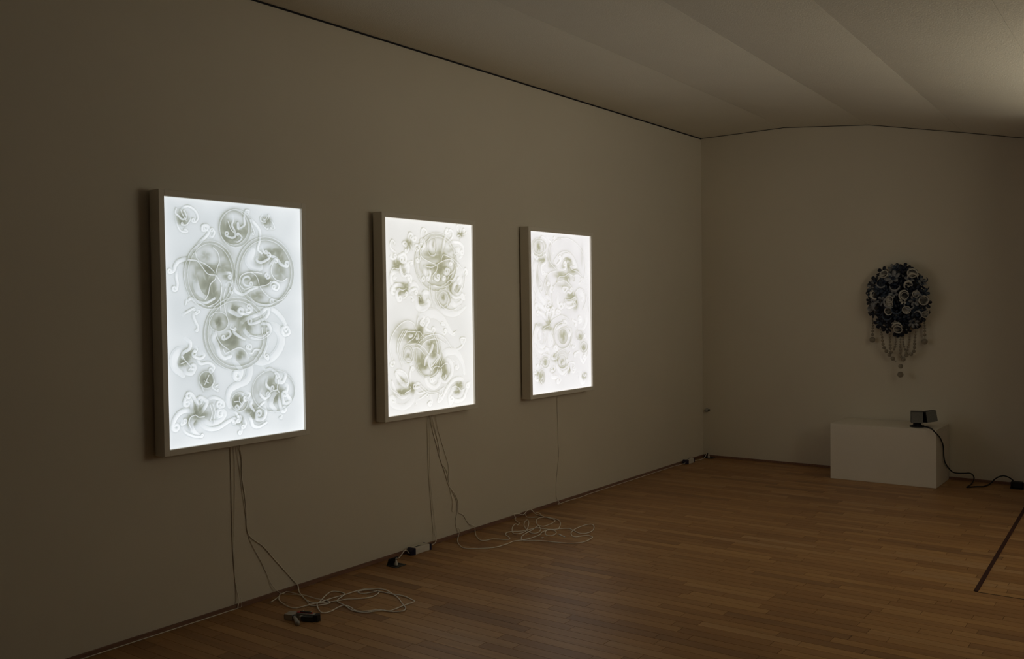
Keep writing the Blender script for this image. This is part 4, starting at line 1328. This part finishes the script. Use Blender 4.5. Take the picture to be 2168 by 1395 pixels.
def dome(x, y):
    q = ((x-ox_)/335)**2+((y-oy_)/385)**2
    return 0.05+0.13*max(0.0, 1-q)**0.6
# backing shell
bk = MB(); vs_ = []; fs_ = []; nr, na = 6, 28
for i in range(nr+1):
    for j in range(na):
        t = i/nr; an = 2*math.pi*j/na
        x = ox_+280*t*math.cos(an); y = oy_+325*t*math.sin(an)
        vs_.append(sl(x, y, max(dome(x, y)-0.045, 0.004) if i < nr else 0.003))
for i in range(nr):
    for j in range(na):
        fs_.append((i*na+j, i*na+(j+1) % na, (i+1)*na+(j+1) % na, (i+1)*na+j))
MB().add(vs_, fs_, True).build('backing', M_c[0], sc)
rs = random.Random(5)
def frame(p, nvec, roll):
    n = nvec.normalized(); t = n.orthogonal().normalized(); t = (Matrix.Rotation(roll, 3, n) @ t); bb = n.cross(t)
    return Matrix(((t.x, bb.x, n.x, p.x), (t.y, bb.y, n.y, p.y), (t.z, bb.z, n.z, p.z), (0, 0, 0, 1)))
def outward(x, y): return Vector((-1.0, -(x-ox_)/335*0.9, -(y-oy_)/385*0.9))
def blossom(x, y, r, m1, m2, np_=5, cup=0.35, dd=0.0):
    p = sl(x, y, dome(x, y)+dd); M_ = frame(p, outward(x, y), rs.random()*6.3); R = r*mm
    pb = MB()
    for k_ in range(np_):                              # each petal: a cupped leaf with thickness
        an = 2*math.pi*k_/np_; Rm = Matrix.Rotation(an, 4, 'Z'); w_ = R*math.sin(math.pi/np_)*1.15
        prof_ = [(0.12, 0.25, 0.0), (0.45, 0.85, 0.10), (0.8, 0.9, 0.30), (1.0, 0.35, 0.36)]
        up = []
        for (t, wf, h) in prof_:
            for s_ in (-1, 0, 1): up.append(Vector((R*t, s_*w_*wf*0.5, R*cup*h*2+(0.10*R if s_ else 0))))
        lo = [v_-Vector((0, 0, 0.05*R+0.001)) for v_ in up]
        vv = [M_ @ (Rm @ v_) for v_ in up+lo]; ff = []
        for i in range(3):
            for j in range(2):
                a_ = i*3+j; ff.append((a_, a_+3, a_+4, a_+1)); ff.append((12+a_, 12+a_+1, 12+a_+4, 12+a_+3))
        for a_, b_ in ((0,1),(1,2),(2,5),(5,8),(8,11),(11,10),(10,9),(9,6),(6,3),(3,0)): ff.append((a_, b_, 12+b_, 12+a_))
        pb.add(vv, ff, True)
    f_ = pb.build('blossom', m1, sc)
    MB().ball((0, 0, R*0.10), R*0.22, 8, 5, M_).build('flower_centre', m2, f_)
    return f_
def cupf(x, y, r, m1, m2, dd=0.055):
    p = sl(x, y, dome(x, y)+dd); M_ = frame(p, outward(x, y)+Vector((-0.4, 0, 0)), 0); R = r*mm
    c = MB().lathe([(0.25*R,-1.0*R), (0.7*R,-0.75*R), (0.95*R,-0.3*R), (1.0*R,0.0), (0.86*R,0.02*R), (0.80*R,-0.1*R)], 18, M_).build('cup', m1, sc)
    MB().lathe([(0.80*R,-0.10*R), (0.6*R,-0.45*R), (0.2*R,-0.6*R), (0.0,-0.6*R)], 18, M_).build('cup_hollow', m2, c)
def horn(x, y, dx, dy, r):
    p0, p1_, p2 = sl(x, y, 0.07), sl(x+dx*0.6-dy*0.15, y+dy*0.6+dx*0.15, 0.09), sl(x+dx, y+dy, 0.08)
    p3 = sl(x+dx+dy*0.35, y+dy-dx*0.35, 0.075)
    q_ = spline([p0, p1_, p2, p3], 4); n = len(q_)
    MB().tube(q_, [r*mm*(1-0.75*i/(n-1)) for i in range(n)], 8).build('horn', M_c[0], sc)
# loose rosettes that fill the oval
for rad_, cnt, rr_ in ((0.93, 17, 62), (0.70, 13, 66), (0.45, 9, 64), (0.18, 3, 60)):
    for i in range(cnt):
        an = 2*math.pi*(i+rs.random()*0.5)/cnt; x = ox_+320*rad_*math.cos(an); y = oy_+370*rad_*math.sin(an)
        mi = rs.choice((0, 0, 0, 1, 1)) if y > 250 or rs.random() < .7 else 2
        blossom(x, y, rr_*rs.uniform(0.85, 1.15), M_c[mi], M_c[rs.choice((0, 1, 2))], rs.choice((5, 5, 6)), rs.uniform(0.25, 0.5), rs.uniform(-0.01, 0.012))
for x, y, r, mi in ((240, 330, 62, 2), (505, 150, 52, 1), (785, 300, 55, 2), (250, 420, 46, 3), (270, 520, 60, 2), (330, 720, 55, 1), (690, 735, 66, 2), (470, 255, 95, 2),
                    (650, 260, 60, 2), (505, 745, 52, 3), (580, 500, 44, 3), (380, 380, 60, 1), (700, 500, 70, 2), (350, 500, 60, 2), (640, 320, 45, 3), (600, 640, 60, 0),
                    (420, 700, 62, 0), (580, 740, 60, 0), (720, 600, 55, 1), (800, 620, 50, 1), (480, 420, 60, 2)):
    blossom(x, y, r*0.9, M_c[mi], M_c[0], 6 if r > 60 else 5, 0.5, 0.016)
for x, y, r, a0, a1, mi in ((595, 440, 62, 2.2, 6.0, 3), (430, 510, 70, 1.0, 4.6, 2), (500, 590, 60, 0.2, 3.4, 1), (640, 330, 50, 2.5, 6.5, 3), (270, 430, 52, 1.2, 4.6, 3),
                            (330, 300, 60, 0.6, 3.2, 2), (740, 470, 56, 3.4, 6.6, 2), (690, 260, 66, 3.3, 6.2, 3), (480, 330, 64, 0.1, 3.0, 2), (640, 540, 60, 0.3, 3.2, 2),
                            (300, 560, 54, 2.0, 5.4, 2), (520, 800, 64, 3.3, 6.1, 3), (740, 660, 50, 3.6, 7.4, 2), (400, 660, 56, 0.4, 3.4, 1)):
    q_ = [sl(x+r*(1-0.25*i/14)*math.cos(a0+(a1-a0)*i/14), y+r*(1-0.25*i/14)*math.sin(a0+(a1-a0)*i/14), dome(x, y)+0.052+0.012*math.sin(i/4)) for i in range(15)]
    MB().tube(q_, [11*mm*(0.35+0.65*math.sin(math.pi*min(1, 0.12+i/15))) for i in range(15)], 7).build('scroll', M_c[mi], sc)
for x, y, r in ((365, 205, 46), (680, 195, 52), (805, 495, 50), (425, 485, 40), (425, 535, 36), (595, 445, 38), (615, 600, 42), (415, 615, 42), (520, 815, 46), (820, 650, 36), (720, 425, 36), (215, 590, 34)):
    cupf(x, y, r*1.08, M_c[3] if r > 35 else M_c[2], M_c[0])
for x, y, dx, dy in ((510, 150, 10, -55), (575, 155, 35, -45), (290, 290, -40, -45), (240, 325, -45, -5), (770, 300, 75, -30), (775, 330, 75, 40), (800, 640, 70, -10), (220, 400, -45, 15),
                     (730, 260, 30, -50), (240, 620, -40, 10), (320, 740, -40, 5), (700, 780, 40, 20), (450, 160, -25, -20)):
    horn(x, y, dx, dy, 14)
for x, y in ((500, 560), (500, 625), (360, 640), (640, 690), (450, 640), (550, 690), (770, 560), (300, 610), (520, 880), (570, 870), (490, 870)):   # small dark knobs
    p = sl(x, y, dome(x, y)+0.02); MB().ball(tuple(p), 24*mm, 10, 6).build('knob', M_c[0], sc)
# bead strings
def beads(path, r0, r1, dep, last=None):
    Q = spline([sl(x, y, dep) for x, y in path], 8)
    st_ = MB().tube(Q, 0.0014, 5).build('bead_string', M_string, sc)
    Ls = [0.0]
    for i in range(1, len(Q)): Ls.append(Ls[-1]+(Q[i]-Q[i-1]).length)
    s_ = 0.0; tot = Ls[-1]
    while True:
        r = (r0+(r1-r0)*min(s_/tot, 1))*mm
        s_ += r
        if s_ > tot: break
        i = max(k_ for k_ in range(len(Ls)) if Ls[k_] <= s_); i = min(i, len(Q)-2)
        p = Q[i].lerp(Q[i+1], (s_-Ls[i])/max(Ls[i+1]-Ls[i], 1e-6))
        MB().ball(tuple(p), r*0.97, 10, 6).build('bead', M_bead, st_)
        s_ += r*1.25
    if last:
        MB().ball(tuple(sl(last[0], last[1], dep)), last[2]*mm, 14, 8).build('bead', M_bead, st_)
beads([(245, 690), (247, 780), (243, 885)], 9, 20, 0.06, (243, 925, 32))
beads([(810, 690), (815, 790), (814, 905)], 9, 20, 0.06, (814, 945, 32))
beads([(330, 800), (350, 900), (355, 955), (375, 1022), (405, 1062), (460, 1125), (505, 1170)], 12, 28, 0.09)
beads([(715, 830), (706, 950), (700, 1040), (675, 1082), (625, 1086), (600, 1118), (560, 1160)], 12, 28, 0.09)
beads([(430, 860), (435, 950), (440, 1015), (448, 1075)], 10, 22, 0.10)
beads([(500, 890), (492, 1000), (470, 1040)], 10, 15, 0.10)
beads([(550, 890), (548, 1000), (548, 1125)], 10, 18, 0.11)
beads([(575, 890), (580, 960), (606, 1060)], 10, 15, 0.10)
beads([(652, 860), (640, 980), (606, 1090)], 10, 18, 0.10)
beads([(552, 1190), (552, 1235)], 26, 28, 0.11, (549, 1306, 32))
